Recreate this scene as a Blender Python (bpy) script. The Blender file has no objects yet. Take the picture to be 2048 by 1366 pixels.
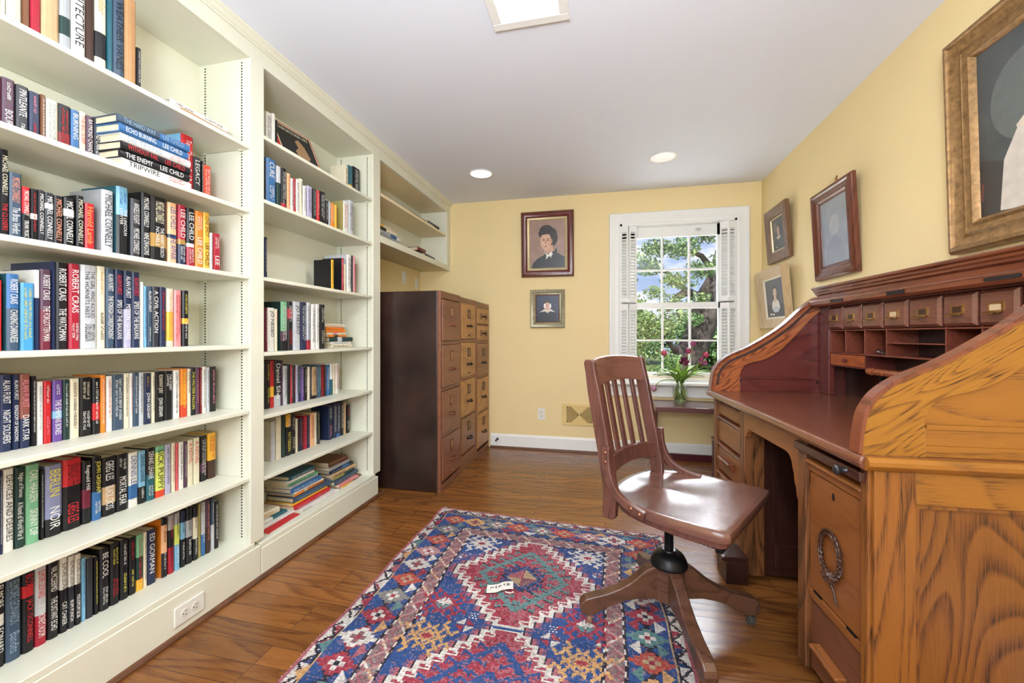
import bpy, bmesh, math, random
import numpy as np
from mathutils import Vector, Matrix
random.seed(7); NP = np.random.RandomState(3)
S = bpy.context.scene
COL = S.collection
R = math.radians

# ---------------------------------------------------------------- camera
EYE = 1.104
cam_d = bpy.data.cameras.new('camera'); cam = bpy.data.objects.new('camera', cam_d); COL.objects.link(cam)
cam_d.sensor_width = 36.0; cam_d.lens = 825.0 / 2048 * 36.0
cam_d.shift_y = -12.0 / 2048; cam_d.clip_start = .02; cam_d.clip_end = 300
cam.location = (0, 0, EYE); cam.rotation_euler = (R(90), 0, math.atan(185 / 825.0))
S.camera = cam

# ---------------------------------------------------------------- colour management and light
S.view_settings.view_transform = 'Standard'; S.view_settings.look = 'None'
S.view_settings.exposure = 0.33; S.view_settings.gamma = 1.0
S.view_settings.use_curve_mapping = False

def lin(c):
    if isinstance(c, str):
        c = [int(c[i:i + 2], 16) / 255 for i in (0, 2, 4)]
    return tuple((x / 12.92 if x <= .04045 else ((x + .055) / 1.055) ** 2.4) for x in c) + (1.0,)

W = bpy.data.worlds.new('sky'); S.world = W; W.use_nodes = True
nt = W.node_tree; nt.nodes.clear()
def N(nt, t, **k):
    n = nt.nodes.new(t)
    for a, b in k.items():
        if a == 'ins':
            for i, v in b.items(): n.inputs[i].default_value = v
        else: setattr(n, a, b)
    return n
def ramp(nt, stops):
    n = nt.nodes.new('ShaderNodeValToRGB')
    e = n.color_ramp.elements
    while len(e) < len(stops): e.new(.5)
    for el, (p, c) in zip(e, stops): el.position = p; el.color = c
    return n
g = N(nt, 'ShaderNodeNewGeometry'); sx = N(nt, 'ShaderNodeSeparateXYZ'); tc = N(nt, 'ShaderNodeTexCoord')
nt.links.new(tc.outputs['Generated'], sx.inputs[0])
grad = ramp(nt, [(0.0, lin('b6c8e6')), (.25, lin('85a6dc')), (.8, lin('5c84c8'))])
nt.links.new(sx.outputs[2], grad.inputs[0])
mp = N(nt, 'ShaderNodeMapping'); mp.inputs['Scale'].default_value = (3, 3, 7)
nt.links.new(tc.outputs['Generated'], mp.inputs[0])
cn = N(nt, 'ShaderNodeTexNoise', ins={'Scale': 1.6, 'Detail': 8, 'Roughness': .6})
nt.links.new(mp.outputs[0], cn.inputs['Vector'])
cr = ramp(nt, [(.50, (0, 0, 0, 1)), (.64, (1, 1, 1, 1))]); nt.links.new(cn.outputs[0], cr.inputs[0])
mx = N(nt, 'ShaderNodeMix', data_type='RGBA'); mx.inputs[7].default_value = lin('f4f6fa')
nt.links.new(cr.outputs[0], mx.inputs[0]); nt.links.new(grad.outputs[0], mx.inputs[6])
bg = N(nt, 'ShaderNodeBackground', ins={'Strength': 1.0}); nt.links.new(mx.outputs[2], bg.inputs[0])
wo = N(nt, 'ShaderNodeOutputWorld'); nt.links.new(bg.outputs[0], wo.inputs[0])

def area(name, loc, rot, sx_, sy_, power, col=(1, 1, 1), spread=180):
    d = bpy.data.lights.new(name, 'AREA'); d.shape = 'RECTANGLE'; d.size = sx_; d.size_y = sy_
    d.energy = power; d.color = col; d.spread = R(spread)
    o = bpy.data.objects.new(name, d); o.location = loc; o.rotation_euler = rot; COL.objects.link(o); return o
sun_d = bpy.data.lights.new('sun', 'SUN'); sun_d.energy = 4.5; sun_d.angle = R(.6); sun_d.color = (1, .95, .86)
sun = bpy.data.objects.new('sun', sun_d); sun.rotation_euler = (R(38), R(-28), R(20)); COL.objects.link(sun)
# daylight: sky over the far window; fill lamps added behind the camera and below the sill
area('far_window_daylight', (.65, 5.6, 3.22), (R(-52), 0, 0), 2.6, 1.6, 780, (.90, .95, 1))
area('rear_fill_light', (-.42, -2.35, 1.45), (R(90), 0, 0), 1.95, 1.6, 56, (.90, .95, 1))  # fill lamp added at an invented opening behind the camera
area('ground_bounce_fill', (.65, 5.2, -.1), (R(-128), 0, 0), 2.2, .9, 240, (1, .98, .92))  # lamp added outside, aimed up through the window to brighten the ceiling
# ceiling fixtures, the photographer's flash bounced off the ceiling, and an added second uplight
area('ceiling_panel_light', (-.3, 1.58, 2.415), (0, 0, 0), .26, .26, 12, (1, .98, .95))
area('ceiling_panel_light', (-.3, -.9, 2.415), (0, 0, 0), .26, .26, 12, (1, .98, .95))
area('bounce_uplight', (-.1, -.35, 1.55), (R(180), 0, 0), .5, .5, 33, (.84, .92, 1))
area('bounce_uplight', (-.1, -.5, 1.55), (R(134), 0, R(8)), .5, .5, 36, (.84, .92, 1))  # second uplight, added to brighten the far ceiling

# ---------------------------------------------------------------- materials
MATS = {}
def mat(name, col, rough=.5, metal=0, spec=.5, bump=0, bscale=200, var=0, vscale=8, trans=0, emit=None, estr=0, ior=1.45, coat=0):
    if name in MATS: return MATS[name]
    m = bpy.data.materials.new(name); m.use_nodes = True; t = m.node_tree
    b = t.nodes['Principled BSDF']; c = lin(col)
    b.inputs['Base Color'].default_value = c; b.inputs['Roughness'].default_value = rough
    b.inputs['Metallic'].default_value = metal; b.inputs['IOR'].default_value = ior
    b.inputs['Specular IOR Level'].default_value = spec
    b.inputs['Transmission Weight'].default_value = trans; b.inputs['Coat Weight'].default_value = coat; b.inputs['Coat Roughness'].default_value = .3
    if emit: b.inputs['Emission Color'].default_value = lin(emit); b.inputs['Emission Strength'].default_value = estr
    tc = N(t, 'ShaderNodeTexCoord')
    if var:
        n = N(t, 'ShaderNodeTexNoise', ins={'Scale': vscale, 'Detail': 5, 'Roughness': .6}); t.links.new(tc.outputs['Object'], n.inputs['Vector'])
        r = ramp(t, [(.3, tuple(x * (1 - var) for x in c[:3]) + (1,)), (.7, tuple(min(1, x * (1 + var * .6)) for x in c[:3]) + (1,))])
        t.links.new(n.outputs[0], r.inputs[0]); t.links.new(r.outputs[0], b.inputs['Base Color'])
    if bump:
        n = N(t, 'ShaderNodeTexNoise', ins={'Scale': bscale, 'Detail': 3}); t.links.new(tc.outputs['Object'], n.inputs['Vector'])
        bp = N(t, 'ShaderNodeBump', ins={'Strength': bump, 'Distance': .002}); t.links.new(n.outputs[0], bp.inputs['Height']); t.links.new(bp.outputs[0], b.inputs['Normal'])
    MATS[name] = m; return m

def wood(name, light, dark, axis=1, rough=.35, cross=26, along=1.6, rings=7, pore=.45, contrast=.75, mid=None, coat=0, planks=None, blotch=0, tilt=0, finec=430, finea=15):
    """oak-like grain: long cathedral contours of a stretched noise plus fine pores, running along the given local axis"""
    if name in MATS: return MATS[name]
    m = bpy.data.materials.new(name); m.use_nodes = True; t = m.node_tree; L = t.links
    b = t.nodes['Principled BSDF']; b.inputs['Roughness'].default_value = rough; b.inputs['Coat Weight'].default_value = coat
    b.inputs['Coat Roughness'].default_value = .2
    tc = N(t, 'ShaderNodeTexCoord'); vec = tc.outputs['Object']
    if tilt:
        mr = N(t, 'ShaderNodeMapping'); mr.inputs['Rotation'].default_value = (0, R(tilt), 0); L.new(vec, mr.inputs[0]); vec = mr.outputs[0]
    if planks:
        pw, pl = planks
        bk = N(t, 'ShaderNodeTexBrick'); bk.offset = .37; bk.offset_frequency = 3; bk.squash = 1
        for k, v in {'Scale': 1.0, 'Mortar Size': .0011, 'Mortar Smooth': .3, 'Bias': 0, 'Brick Width': pl, 'Row Height': pw}.items(): bk.inputs[k].default_value = v
        bk.inputs['Color1'].default_value = (0, 0, 0, 1); bk.inputs['Color2'].default_value = (1, 1, 1, 1); bk.inputs['Mortar'].default_value = (.5, .5, .5, 1)
        L.new(vec, bk.inputs['Vector'])
        sc = N(t, 'ShaderNodeVectorMath', operation='SCALE'); sc.inputs['Scale'].default_value = 37.0; L.new(bk.outputs['Color'], sc.inputs[0])
        ad = N(t, 'ShaderNodeVectorMath', operation='ADD'); L.new(vec, ad.inputs[0]); L.new(sc.outputs[0], ad.inputs[1]); vec = ad.outputs[0]
    def stretched(cr, al, det, ro=.55):
        mp = N(t, 'ShaderNodeMapping'); s = [cr] * 3; s[axis] = al; mp.inputs['Scale'].default_value = s
        L.new(vec, mp.inputs[0]); n = N(t, 'ShaderNodeTexNoise', ins={'Scale': 1.0, 'Detail': det, 'Roughness': ro}); L.new(mp.outputs[0], n.inputs['Vector']); return n.outputs[0]
    def math_(op, a, bb):
        n = N(t, 'ShaderNodeMath', operation=op)
        for i, v in enumerate((a, bb)):
            if isinstance(v, (int, float)): n.inputs[i].default_value = v
            elif v is not None: L.new(v, n.inputs[i])
        return n.outputs[0]
    low = stretched(cross * .25, along * .6, 1.2)
    ring = math_('FRACT', math_('MULTIPLY', low, rings * 2.2), None)
    ringr = ramp(t, [(0, (0, 0, 0, 1)), (.45, (.12, .12, .12, 1)), (.86, (1, 1, 1, 1)), (1, (.05, .05, .05, 1))]); L.new(ring, ringr.inputs[0])
    fine = stretched(finec, finea, 2.5)
    finer = ramp(t, [(.42, (0, 0, 0, 1)), (.66, (1, 1, 1, 1))]); L.new(fine, finer.inputs[0])
    mask = math_('MULTIPLY', ringr.outputs[0], math_('ADD', math_('MULTIPLY', finer.outputs[0], .65), .5))
    tot = math_('ADD', math_('MULTIPLY', mask, contrast), math_('MULTIPLY', finer.outputs[0], pore * .5))
    stops = [(0, lin(light)), (1, lin(dark))]
    if mid: stops = [(0, lin(light)), (.45, lin(mid)), (1, lin(dark))]
    cr = ramp(t, stops); L.new(tot, cr.inputs[0]); out = cr.outputs[0]
    if planks or blotch:
        n2 = stretched(3.5, 2.0, 3); f = math_('ADD', math_('MULTIPLY', n2, .9 if not blotch else blotch), .55 if not blotch else 1 - blotch * .5)
        if planks:
            sep = N(t, 'ShaderNodeSeparateColor'); L.new(bk.outputs['Color'], sep.inputs[0])
            f = math_('ADD', math_('MULTIPLY', sep.outputs[0], .34), .80)
            gap = math_('SUBTRACT', 1.0, math_('MULTIPLY', bk.outputs['Fac'], .75)); f = math_('MULTIPLY', f, gap)
        vm = N(t, 'ShaderNodeVectorMath', operation='SCALE'); L.new(out, vm.inputs[0]); L.new(f, vm.inputs['Scale']); out = vm.outputs[0]
    L.new(out, b.inputs['Base Color'])
    bp = N(t, 'ShaderNodeBump', ins={'Strength': .25, 'Distance': .001}); bp.invert = True; L.new(tot, bp.inputs['Height']); L.new(bp.outputs[0], b.inputs['Normal'])
    MATS[name] = m; return m

# ---------------------------------------------------------------- mesh helpers
class MB:
    def __init__(s): s.v = []; s.f = []; s.m = []
    def add(s, vs, fs, mi=0, T=None):
        o = len(s.v)
        s.v += [tuple(T @ Vector(v)) for v in vs] if T else [tuple(v) for v in vs]
        s.f += [tuple(i + o for i in f) for f in fs]; s.m += [mi] * len(fs); return s
    def box(s, x0, x1, y0, y1, z0, z1, mi=0, T=None):
        vs = [(x, y, z) for z in (z0, z1) for y in (y0, y1) for x in (x0, x1)]
        return s.add(vs, [(0, 2, 3, 1), (4, 5, 7, 6), (0, 1, 5, 4), (2, 6, 7, 3), (0, 4, 6, 2), (1, 3, 7, 5)], mi, T)
    def prism(s, poly, a, b, axis='y', mi=0, T=None, cap=True):
        """poly: 2D points in the plane across the axis (x: (y,z); y: (x,z); z: (x,y))"""
        n = len(poly)
        if axis == 'x': P = lambda p, t: (t, p[0], p[1])
        elif axis == 'y': P = lambda p, t: (p[0], t, p[1])
        else: P = lambda p, t: (p[0], p[1], t)
        vs = [P(p, a) for p in poly] + [P(p, b) for p in poly]
        fs = [(i, (i + 1) % n, n + (i + 1) % n, n + i) for i in range(n)]
        if cap: fs += [tuple(range(n))[::-1], tuple(range(n, 2 * n))]
        return s.add(vs, fs, mi, T)
    def strip(s, A, B, a, b, axis='y', mi=0):
        """closed plate between two open 2D curves A and B (same length), from a to b along the axis"""
        for i in range(len(A) - 1): s.prism([A[i], A[i + 1], B[i + 1], B[i]], a, b, axis, mi)
        return s
    def lathe(s, prof, c=(0, 0, 0), n=24, mi=0, T=None, axis='z', caps=False):
        vs = []; fs = []
        for r, z in prof:
            for k in range(n):
                a = 2 * math.pi * k / n; p = (r * math.cos(a), r * math.sin(a), z)
                if axis == 'x': p = (p[2], p[0], p[1])
                if axis == 'y': p = (p[0], p[2], p[1])
                vs.append((p[0] + c[0], p[1] + c[1], p[2] + c[2]))
        for i in range(len(prof) - 1):
            for k in range(n): fs.append((i * n + k, i * n + (k + 1) % n, (i + 1) * n + (k + 1) % n, (i + 1) * n + k))
        if caps: fs += [tuple(range(n))[::-1], tuple((len(prof) - 1) * n + k for k in range(n))]
        return s.add(vs, fs, mi, T)
    def tube(s, pts, r, n=8, mi=0, T=None, flat=1.0, caps=True):
        pts = [Vector(p) for p in pts]; rs = r if isinstance(r, (list, tuple)) else [r] * len(pts)
        vs = []; fs = []; up = None
        for i, p in enumerate(pts):
            d = (pts[min(i + 1, len(pts) - 1)] - pts[max(i - 1, 0)]).normalized()
            if up is None: up = Vector((0, 0, 1)) if abs(d.z) < .9 else Vector((1, 0, 0))
            a = d.cross(up).normalized(); up = a.cross(d).normalized()
            for k in range(n):
                t = 2 * math.pi * k / n; vs.append(p + a * math.cos(t) * rs[i] + up * math.sin(t) * rs[i] * flat)
        for i in range(len(pts) - 1):
            for k in range(n): fs.append((i * n + k, i * n + (k + 1) % n, (i + 1) * n + (k + 1) % n, (i + 1) * n + k))
        if caps: fs += [tuple(range(n))[::-1], tuple((len(pts) - 1) * n + k for k in range(n))]
        return s.add(vs, fs, mi, T)
    def sweep(s, secs, mi=0, closed=False, caps=True, T=None):
        """secs: list of equally long vertex rings"""
        n = len(secs[0]); vs = [v for q in secs for v in q]; fs = []; m = len(secs)
        for i in range(m if closed else m - 1):
            j = (i + 1) % m
            for k in range(n): fs.append((i * n + k, i * n + (k + 1) % n, j * n + (k + 1) % n, j * n + k))
        if caps and not closed: fs += [tuple(range(n))[::-1], tuple((m - 1) * n + k for k in range(n))]
        return s.add(vs, fs, mi, T)
    def build(s, name, mats, parent=None, bevel=0, smooth=False, seg=2, weight=True):
        me = bpy.data.meshes.new(name); me.from_pydata(s.v, [], s.f)
        for m in (mats if isinstance(mats, (list, tuple)) else [mats]): me.materials.append(m)
        me.polygons.foreach_set('material_index', s.m)
        bm = bmesh.new(); bm.from_mesh(me); bmesh.ops.recalc_face_normals(bm, faces=bm.faces); bm.to_mesh(me); bm.free()
        if smooth:
            me.polygons.foreach_set('use_smooth', [True] * len(me.polygons))
            try: me.set_sharp_from_angle(angle=R(38))
            except Exception: pass
        me.update()
        o = bpy.data.objects.new(name, me); COL.objects.link(o)
        if parent: o.parent = parent
        if bevel:
            b = o.modifiers.new('edge', 'BEVEL'); b.width = bevel; b.segments = seg; b.limit_method = 'ANGLE'; b.angle_limit = R(40)
        return o

def tag(o, label, cat, group=None, kind=None):
    if label: o['label'] = label
    if cat: o['category'] = cat
    if group: o['group'] = group
    if kind: o['kind'] = kind
    return o
def thing(name, label, cat, loc=(0, 0, 0), rz=0, group=None, rot=None):
    o = bpy.data.objects.new(name, None); o.empty_display_size = .05; COL.objects.link(o)
    o.location = loc; o.rotation_euler = rot if rot else (0, 0, rz); return tag(o, label, cat, group)
def struct(mb, name, mats, **k):
    o = mb.build(name, mats, **k); o['kind'] = 'structure'; return o
def bx(*a): return MB().box(*a)

TXT = {}
def text_geo(s):
    """vertices and faces of a flat line of type, normalised to cap height 1"""
    if s in TXT: return TXT[s]
    c = bpy.data.curves.new('type', 'FONT'); c.body = s; c.resolution_u = 2; c.size = 1.0; c.fill_mode = 'FRONT'
    o = bpy.data.objects.new('type', c); me = bpy.data.meshes.new_from_object(o)
    vs = np.array([v.co[:] for v in me.vertices]) if len(me.vertices) else np.zeros((0, 3)); fs = [tuple(p.vertices) for p in me.polygons]
    if len(vs): vs[:, 0] -= vs[:, 0].min(); vs[:, 1] -= vs[:, 1].min(); w = vs[:, 0].max(); h = vs[:, 1].max()
    else: w = h = 1
    bpy.data.meshes.remove(me); bpy.data.objects.remove(o); bpy.data.curves.remove(c)
    TXT[s] = (vs, fs, w, h); return TXT[s]
def put_text(mb, s, O, ux, uy, length, height, mi=0, keep=False):
    """lay text in the plane (O, ux, uy) inside a box length x height, O the lower left corner"""
    vs, fs, w, h = text_geo(s)
    if not len(vs): return
    sx, sy = length / w, height / h
    if keep: sx = min(sx, sy * 1.05); 
    O = Vector(O) + Vector(ux) * (length - w * sx) * .5; ux = Vector(ux) * sx; uy = Vector(uy) * sy
    mb.add([O + ux * v[0] + uy * v[1] for v in vs], fs, mi)

# palette
white_paint = mat('cream_white_paint', 'e2e2d0', .42, var=.03, vscale=3)
trim_white = mat('white_trim_paint', 'eeeeea', .38)
yellow = mat('yellow_wall_paint', 'ecd6a0', .62, bump=.08, bscale=90, var=.02, vscale=2)
ceil_m = mat('white_ceiling_paint', 'eaeffc', .7)
floor_m = wood('oak_floor_boards', '8a5829', '3a1e0f', axis=0, rough=.24, coat=.08, cross=22, along=1.3, rings=5, pore=.45, contrast=.5, mid='6b3e1c', planks=(.083, 1.15))
dark_metal = mat('dark_metal', '2b2b2e', .38, .8)
black = mat('black', '121214', .5)
brass = mat('aged_brass', 'a98148', .33, .9, var=.2, vscale=60)
steel = mat('bright_steel', 'c9cace', .25, 1)
plate = mat('white_plate_plastic', 'e6e5dd', .35)
slotm = mat('dark_slot', '2a2622', .7)
glass = mat('clear_glass', 'ffffff', .0, trans=1.0, ior=1.45)
# ---------------------------------------------------------------- room shell
XL, XR, YF, YB, ZC = -1.86, 1.326, 3.955, -2.3, 2.44
OX0, OX1, OZ0, OZ1 = .14, 1.135, .72, 2.135      # window opening
struct(bx(XL - .1, XR + .1, YB - .1, YF + .12, -.05, 0), 'floor', floor_m)
struct(bx(XL - .1, XR + .1, YB - .1, YF + .12, ZC, ZC + .12), 'ceiling', ceil_m)
struct(bx(XL - .1, XL, YB - .1, YF + .12, 0, ZC), 'wall_left', yellow)
struct(bx(XR, XR + .1, YB - .1, YF + .12, 0, ZC), 'wall_right', yellow)
w = MB()
for a in ((XL, OX0, 0, ZC), (OX1, XR, 0, ZC), (OX0, OX1, 0, OZ0), (OX0, OX1, OZ1, ZC)): w.box(a[0], a[1], YF, YF + .12, a[2], a[3])
struct(w, 'wall_far', yellow)
w = MB()
for a in ((XL, -1.42, 0, ZC), (.58, XR, 0, ZC), (-1.42, .58, 0, .6), (-1.42, .58, 2.3, ZC)): w.box(a[0], a[1], YB - .1, YB, a[2], a[3])  # unseen opening invented for the rear fill lamp
struct(w, 'wall_back', yellow)

# baseboards and their dark quarter-round shoes
def base_prof(t=.016, h=.136): return [(0, 0), (t, 0), (t, h - .02), (t - .005, h - .008), (.006, h), (0, h)]
shoe_m = wood('shoe_molding_wood', '6b4226', '3a2012', axis=1, rough=.4)
m = MB().prism([(YF - a, b) for a, b in base_prof()], -1.1, XR, 'x'); struct(m, 'baseboard_far', trim_white)
m = MB().prism([(XR - a, b) for a, b in base_prof()], YB, YF - .016, 'y'); struct(m, 'baseboard_right', trim_white)
def shoe(T): return [T(0, 0), T(.015, 0), T(.014, .008), (T(.009, .015)), T(0, .018)]
struct(MB().prism(shoe(lambda a, b: (YF - .016 - a, b)), -1.1, XR, 'x'), 'trim_1', shoe_m)

# crown over the bookcases
cx = -1.53
cr_ = [(cx - .02, 2.405), (cx + .004, 2.405), (cx + .006, 2.412), (cx + .013, 2.416), (cx + .022, 2.428), (cx + .030, 2.434), (cx + .034, 2.44), (cx - .02, 2.44)]
struct(MB().prism(cr_, .2, YF, 'y'), 'trim_2', white_paint)
struct(MB().prism([(cx + .008, 0), (cx + .026, 0), (cx + .025, .009), (cx + .019, .016), (cx + .008, .018)], .2, 2.640, 'y'), 'trim_3', shoe_m)

# window casing, stool and apron
def casing(mb, x0, x1, z0, z1, w_, y):
    prof = [(0, 0), (0, .016), (.006, .024), (.02, .024), (.03, .02), (w_ - .03, .014), (w_ - .02, .016), (w_ - .008, .012), (w_, .008), (w_, 0)]   # (inward offset, thickness)
    def ring(x, z, dx, dz): return [(x + dx * a, y - b, z + dz * a) for a, b in prof]
    mb.sweep([ring(x0, z0, 1, 0), ring(x0, z1, 1, -1), ring(x1, z1, -1, -1), ring(x1, z0, -1, 0)])
m = MB(); casing(m, .041, 1.231, .70, 2.232, .098, YF); struct(m, 'trim_4', trim_white, smooth=True)
m = MB().prism([(YF + .1, .66), (YF - .115, .66), (YF - .125, .668), (YF - .125, .682), (YF - .115, .690), (YF + .1, .690)], .02, 1.26, 'x')
m.prism([(YF, .66), (YF - .028, .655), (YF - .03, .645), (YF - .02, .635), (YF - .018, .57), (YF - .026, .56), (YF - .024, .548), (YF, .545)], .05, 1.235, 'x')
struct(m, 'trim_5', trim_white, smooth=True)
# jambs + sashes
wn = thing('window_1', None, None); wn['kind'] = 'structure'
m = MB().box(OX0 - .001, OX0 + .02, YF - .005, YF + .13, OZ0 - .03, OZ1).box(OX1 - .02, OX1 + .001, YF - .005, YF + .13, OZ0 - .03, OZ1).box(OX0, OX1, YF - .005, YF + .13, OZ1 - .02, OZ1 + .001).box(OX0, OX1, YF - .02, YF + .13, OZ0 - .03, OZ0 - .003)
m.build('window_frame', trim_white, wn)
def sash(x0, x1, z0, z1, y, t, top, bot, side, name):
    m = MB()
    m.box(x0, x0 + side, y, y + t, z0, z1).box(x1 - side, x1, y, y + t, z0, z1).box(x0, x1, y, y + t, z0, z0 + bot).box(x0, x1, y, y + t, z1 - top, z1)
    gx0, gx1, gz0, gz1 = x0 + side, x1 - side, z0 + bot, z1 - top
    for k in (1, 2):
        x = gx0 + (gx1 - gx0) * k / 3; m.box(x - .008, x + .008, y - .002, y + t * .8, gz0, gz1)
    z = (gz0 + gz1) / 2; m.box(gx0, gx1, y - .0015, y + t * .75, z - .008, z + .008)
    o = m.build(name, trim_white, wn)
    MB().box(gx0, gx1, y + t * .45, y + t * .45 + .003, gz0, gz1).build('window_pane', glass, o)
sash(OX0 + .02, OX1 - .02, 1.37, OZ1 - .02, YF + .075, .03, .10, .035, .125, 'upper_sash')
sash(OX0 + .02, OX1 - .02, .717, 1.405, YF + .035, .032, .055, .05, .125, 'lower_sash')
MB().box(.80, .845, YF + .02, YF + .04, 2.055, 2.07).box(.815, .83, YF + .015, YF + .03, 2.05, 2.058).build('sash_bracket', steel, wn)
MB().box(.62, .67, YF + .012, YF + .035, .755, .768).build('sash_lift', steel, wn)

# louvred interior shutters: two tiers on each side, two narrow leaves each
def shutter_leaf(x, y, z0, z1, w_, ang, parent):
    T = Matrix.Translation((x, y, 0)) @ Matrix.Rotation(ang, 4, 'Z')
    f = MB(); s_ = .013; th = .017
    f.box(0, s_, -th, 0, z0, z1, 0, T).box(w_ - s_, w_, -th, 0, z0, z1, 0, T).box(s_, w_ - s_, -th, 0, z0, z0 + .045, 0, T).box(s_, w_ - s_, -th, 0, z1 - .055, z1, 0, T)
    o = f.build('shutter_leaf', trim_white, parent)
    l = MB(); z = z0 + .055
    while z < z1 - .05:
        l.add([(s_, -th, z - .007), (w_ - s_, -th, z - .007), (w_ - s_, 0, z + .007), (s_, 0, z + .007), (s_, -th, z - .0035), (w_ - s_, -th, z - .0035), (w_ - s_, 0, z + .0105), (s_, 0, z + .0105)],
              [(0, 1, 2, 3), (7, 6, 5, 4), (0, 4, 5, 1), (1, 5, 6, 2), (2, 6, 7, 3), (3, 7, 4, 0)], 0, T); z += .029
    l.build('louver_slats', trim_white, o)
for side, nm in ((0, 'left'), (1, 'right')):
    for tier, (z0, z1) in enumerate(((.70, 1.395), (1.41, 2.11))):
        t = thing('louvered_shutter', 'white louvered shutter folded on the %s side of the window, %s tier' % (nm, ('lower', 'upper')[tier]), 'shutter', (0, 0, 0), 0, 'folded window shutters')
        if side == 0:
            shutter_leaf(.145, YF - .002, z0, z1, .070, R(-12), t); shutter_leaf(.216, YF - .018, z0, z1, .072, R(22), t)
        else:
            shutter_leaf(1.130, YF - .006, z0, z1, -.070 + .14, R(180 + 10), t); shutter_leaf(1.062, YF - .024, z0, z1, .072, R(180 - 20), t)
        MB().box(*( (.208, .224) if side == 0 else (1.054, 1.070)), YF - .042, YF - .02, z0 - .004, z0 + .03).build('hinge', trim_white, t)

# ---------------------------------------------------------------- ceiling lights
t = thing('ceiling_light', 'square white flush ceiling light with a glowing panel', 'ceiling light', (-.304, 1.58, ZC))
f = MB(); o_, i_ = .162, .122
for a in ((-o_, o_, -o_, -i_), (-o_, o_, i_, o_), (-o_, -i_, -i_, i_), (i_, o_, -i_, i_)): f.box(a[0], a[1], a[2], a[3], -.012, 0)
f.build('frame', mat('light_frame_white', 'f2f2f0', .4), t, bevel=.003)
MB().box(-i_, i_, -i_, i_, -.006, 0).build('diffuser', mat('glowing_diffuser', 'ffffff', .5, emit='fffaf2', estr=3.0), t)
for nm, x, y, lit in (('small round recessed ceiling light, lit, near the bookshelves', -.994, 3.263, 1), ('round white recessed ceiling light in front of the window', .427, 3.26, 0)):
    t = thing('recessed_light', nm, 'ceiling light', (x, y, ZC), 0, 'recessed ceiling lights')
    MB().lathe([(.088, 0), (.100, -.001), (.103, -.004), (.098, -.007), (.088, -.006), (.084, -.001)], n=40).build('trim_ring', mat('light_frame_white', 'f2f2f0', .4), t, smooth=True)
    if lit:
        MB().lathe([(0, -.0035), (.084, -.0035)], n=40).build('opal_lens', mat('lit_lens', 'ffffff', .5, emit='fffdf6', estr=1.6), t)
    else:
        MB().lathe([(0, -.010), (.04, -.009), (.07, -.006), (.085, -.002)], n=40).build('opal_lens', mat('opal_lens', 'ffffff', .3, emit='fffdf8', estr=.25), t, smooth=True)

# ---------------------------------------------------------------- wall plates, outlets, vent
def outlet(label, M_, name='wall_outlet', switch=False, grp='outlets and switch plates'):
    t = thing(name, label, 'outlet' if not switch else 'switch plate', (0, 0, 0), 0, grp); t.matrix_world = M_
    MB().box(-.035, .035, -.006, 0, -.057, .057).build('cover_plate', plate, t, bevel=.003)
    if switch:
        MB().box(-.006, .006, -.013, -.006, -.012, .012).build('toggle', plate, t)
        MB().lathe([(0, -.0015), (.003, -.001), (.003, 0)], c=(0, -.006, .03), n=8, axis='y').lathe([(0, -.0015), (.003, -.001), (.003, 0)], c=(0, -.006, -.03), n=8, axis='y').build('screws', steel, t)
    else:
        for dz in (-.02, .02):
            r = MB().prism([(.0165 * math.cos(a), dz + .0145 * math.sin(a)) for a in [2 * math.pi * k / 20 for k in range(20)]], -.008, -.006, 'y').build('receptacle', mat('receptacle_cream', 'dedccf', .4), t)
            MB().box(-.0075, -.0055, -.0086, -.008, dz - .001, dz + .008).box(.0055, .0075, -.0086, -.008, dz - .001, dz + .007).box(-.002, .002, -.0086, -.008, dz - .010, dz - .006).build('slots', slotm, r)
    return t
outlet('white duplex outlet on the yellow wall below the two portraits', Matrix.Translation((-.595, YF, .345)))
outlet('cream outlet set sideways in the base of the wide bookcase', Matrix.Translation((-1.5215, 1.245, .078)) @ Matrix.Rotation(R(90), 4, 'Z') @ Matrix.Rotation(R(90), 4, 'Y'))
outlet('toggle switch plate under the wall cabinet, nearer the bookcases', Matrix.Translation((XL, 3.60, 1.655)) @ Matrix.Rotation(R(90), 4, 'Z'), 'switch_plate', True)
outlet('white plate under the wall cabinet, nearer the room corner', Matrix.Translation((XL, 3.87, 1.63)) @ Matrix.Rotation(R(90), 4, 'Z'), 'switch_plate', True)

t = thing('wall_vent', 'yellow-painted heating register with bow-tie fan grille, low on the far wall', 'vent', (-.232, YF, .352))
vent_m = mat('vent_paint', 'e2c683', .5)
f = MB(); 
for a in ((-.163, .163, .075, .1), (-.163, .163, -.1, -.075), (-.163, -.12, -.075, .075), (.12, .163, -.075, .075)): f.box(a[0], a[1], -.012, 0, a[2], a[3])
f.build('frame', vent_m, t, bevel=.003)
MB().box(-.12, .12, -.003, -.0005, -.075, .075).build('duct_opening', mat('dark_duct', '857042', .8), t)
g_ = MB()
for sgn in (-1, 1):
    for r_ in [.026 + .0105 * k for k in range(10)]:
        A = []; B = []
        for k in range(13):
            a = R(-44 + 88 * k / 12); 
            A.append((sgn * min(.119, r_ * math.cos(a)), r_ * math.sin(a))); B.append((sgn * min(.119, (r_ + .0035) * math.cos(a)), (r_ + .0035) * math.sin(a)))
        g_.strip(A, B, -.010, -.004)
    g_.prism([(0, 0), (sgn * .07, .073), (sgn * .075, .073), (sgn * .005, 0)], -.010, -.004); g_.prism([(0, 0), (sgn * .07, -.073), (sgn * .075, -.073), (sgn * .005, 0)], -.010, -.004)
g_.prism([(-.072, .075), (.072, .075), (0, .004)], -.007, -.003).prism([(-.072, -.075), (.072, -.075), (0, -.004)], -.007, -.003)
g_.build('fan_grille', vent_m, t)
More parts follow.
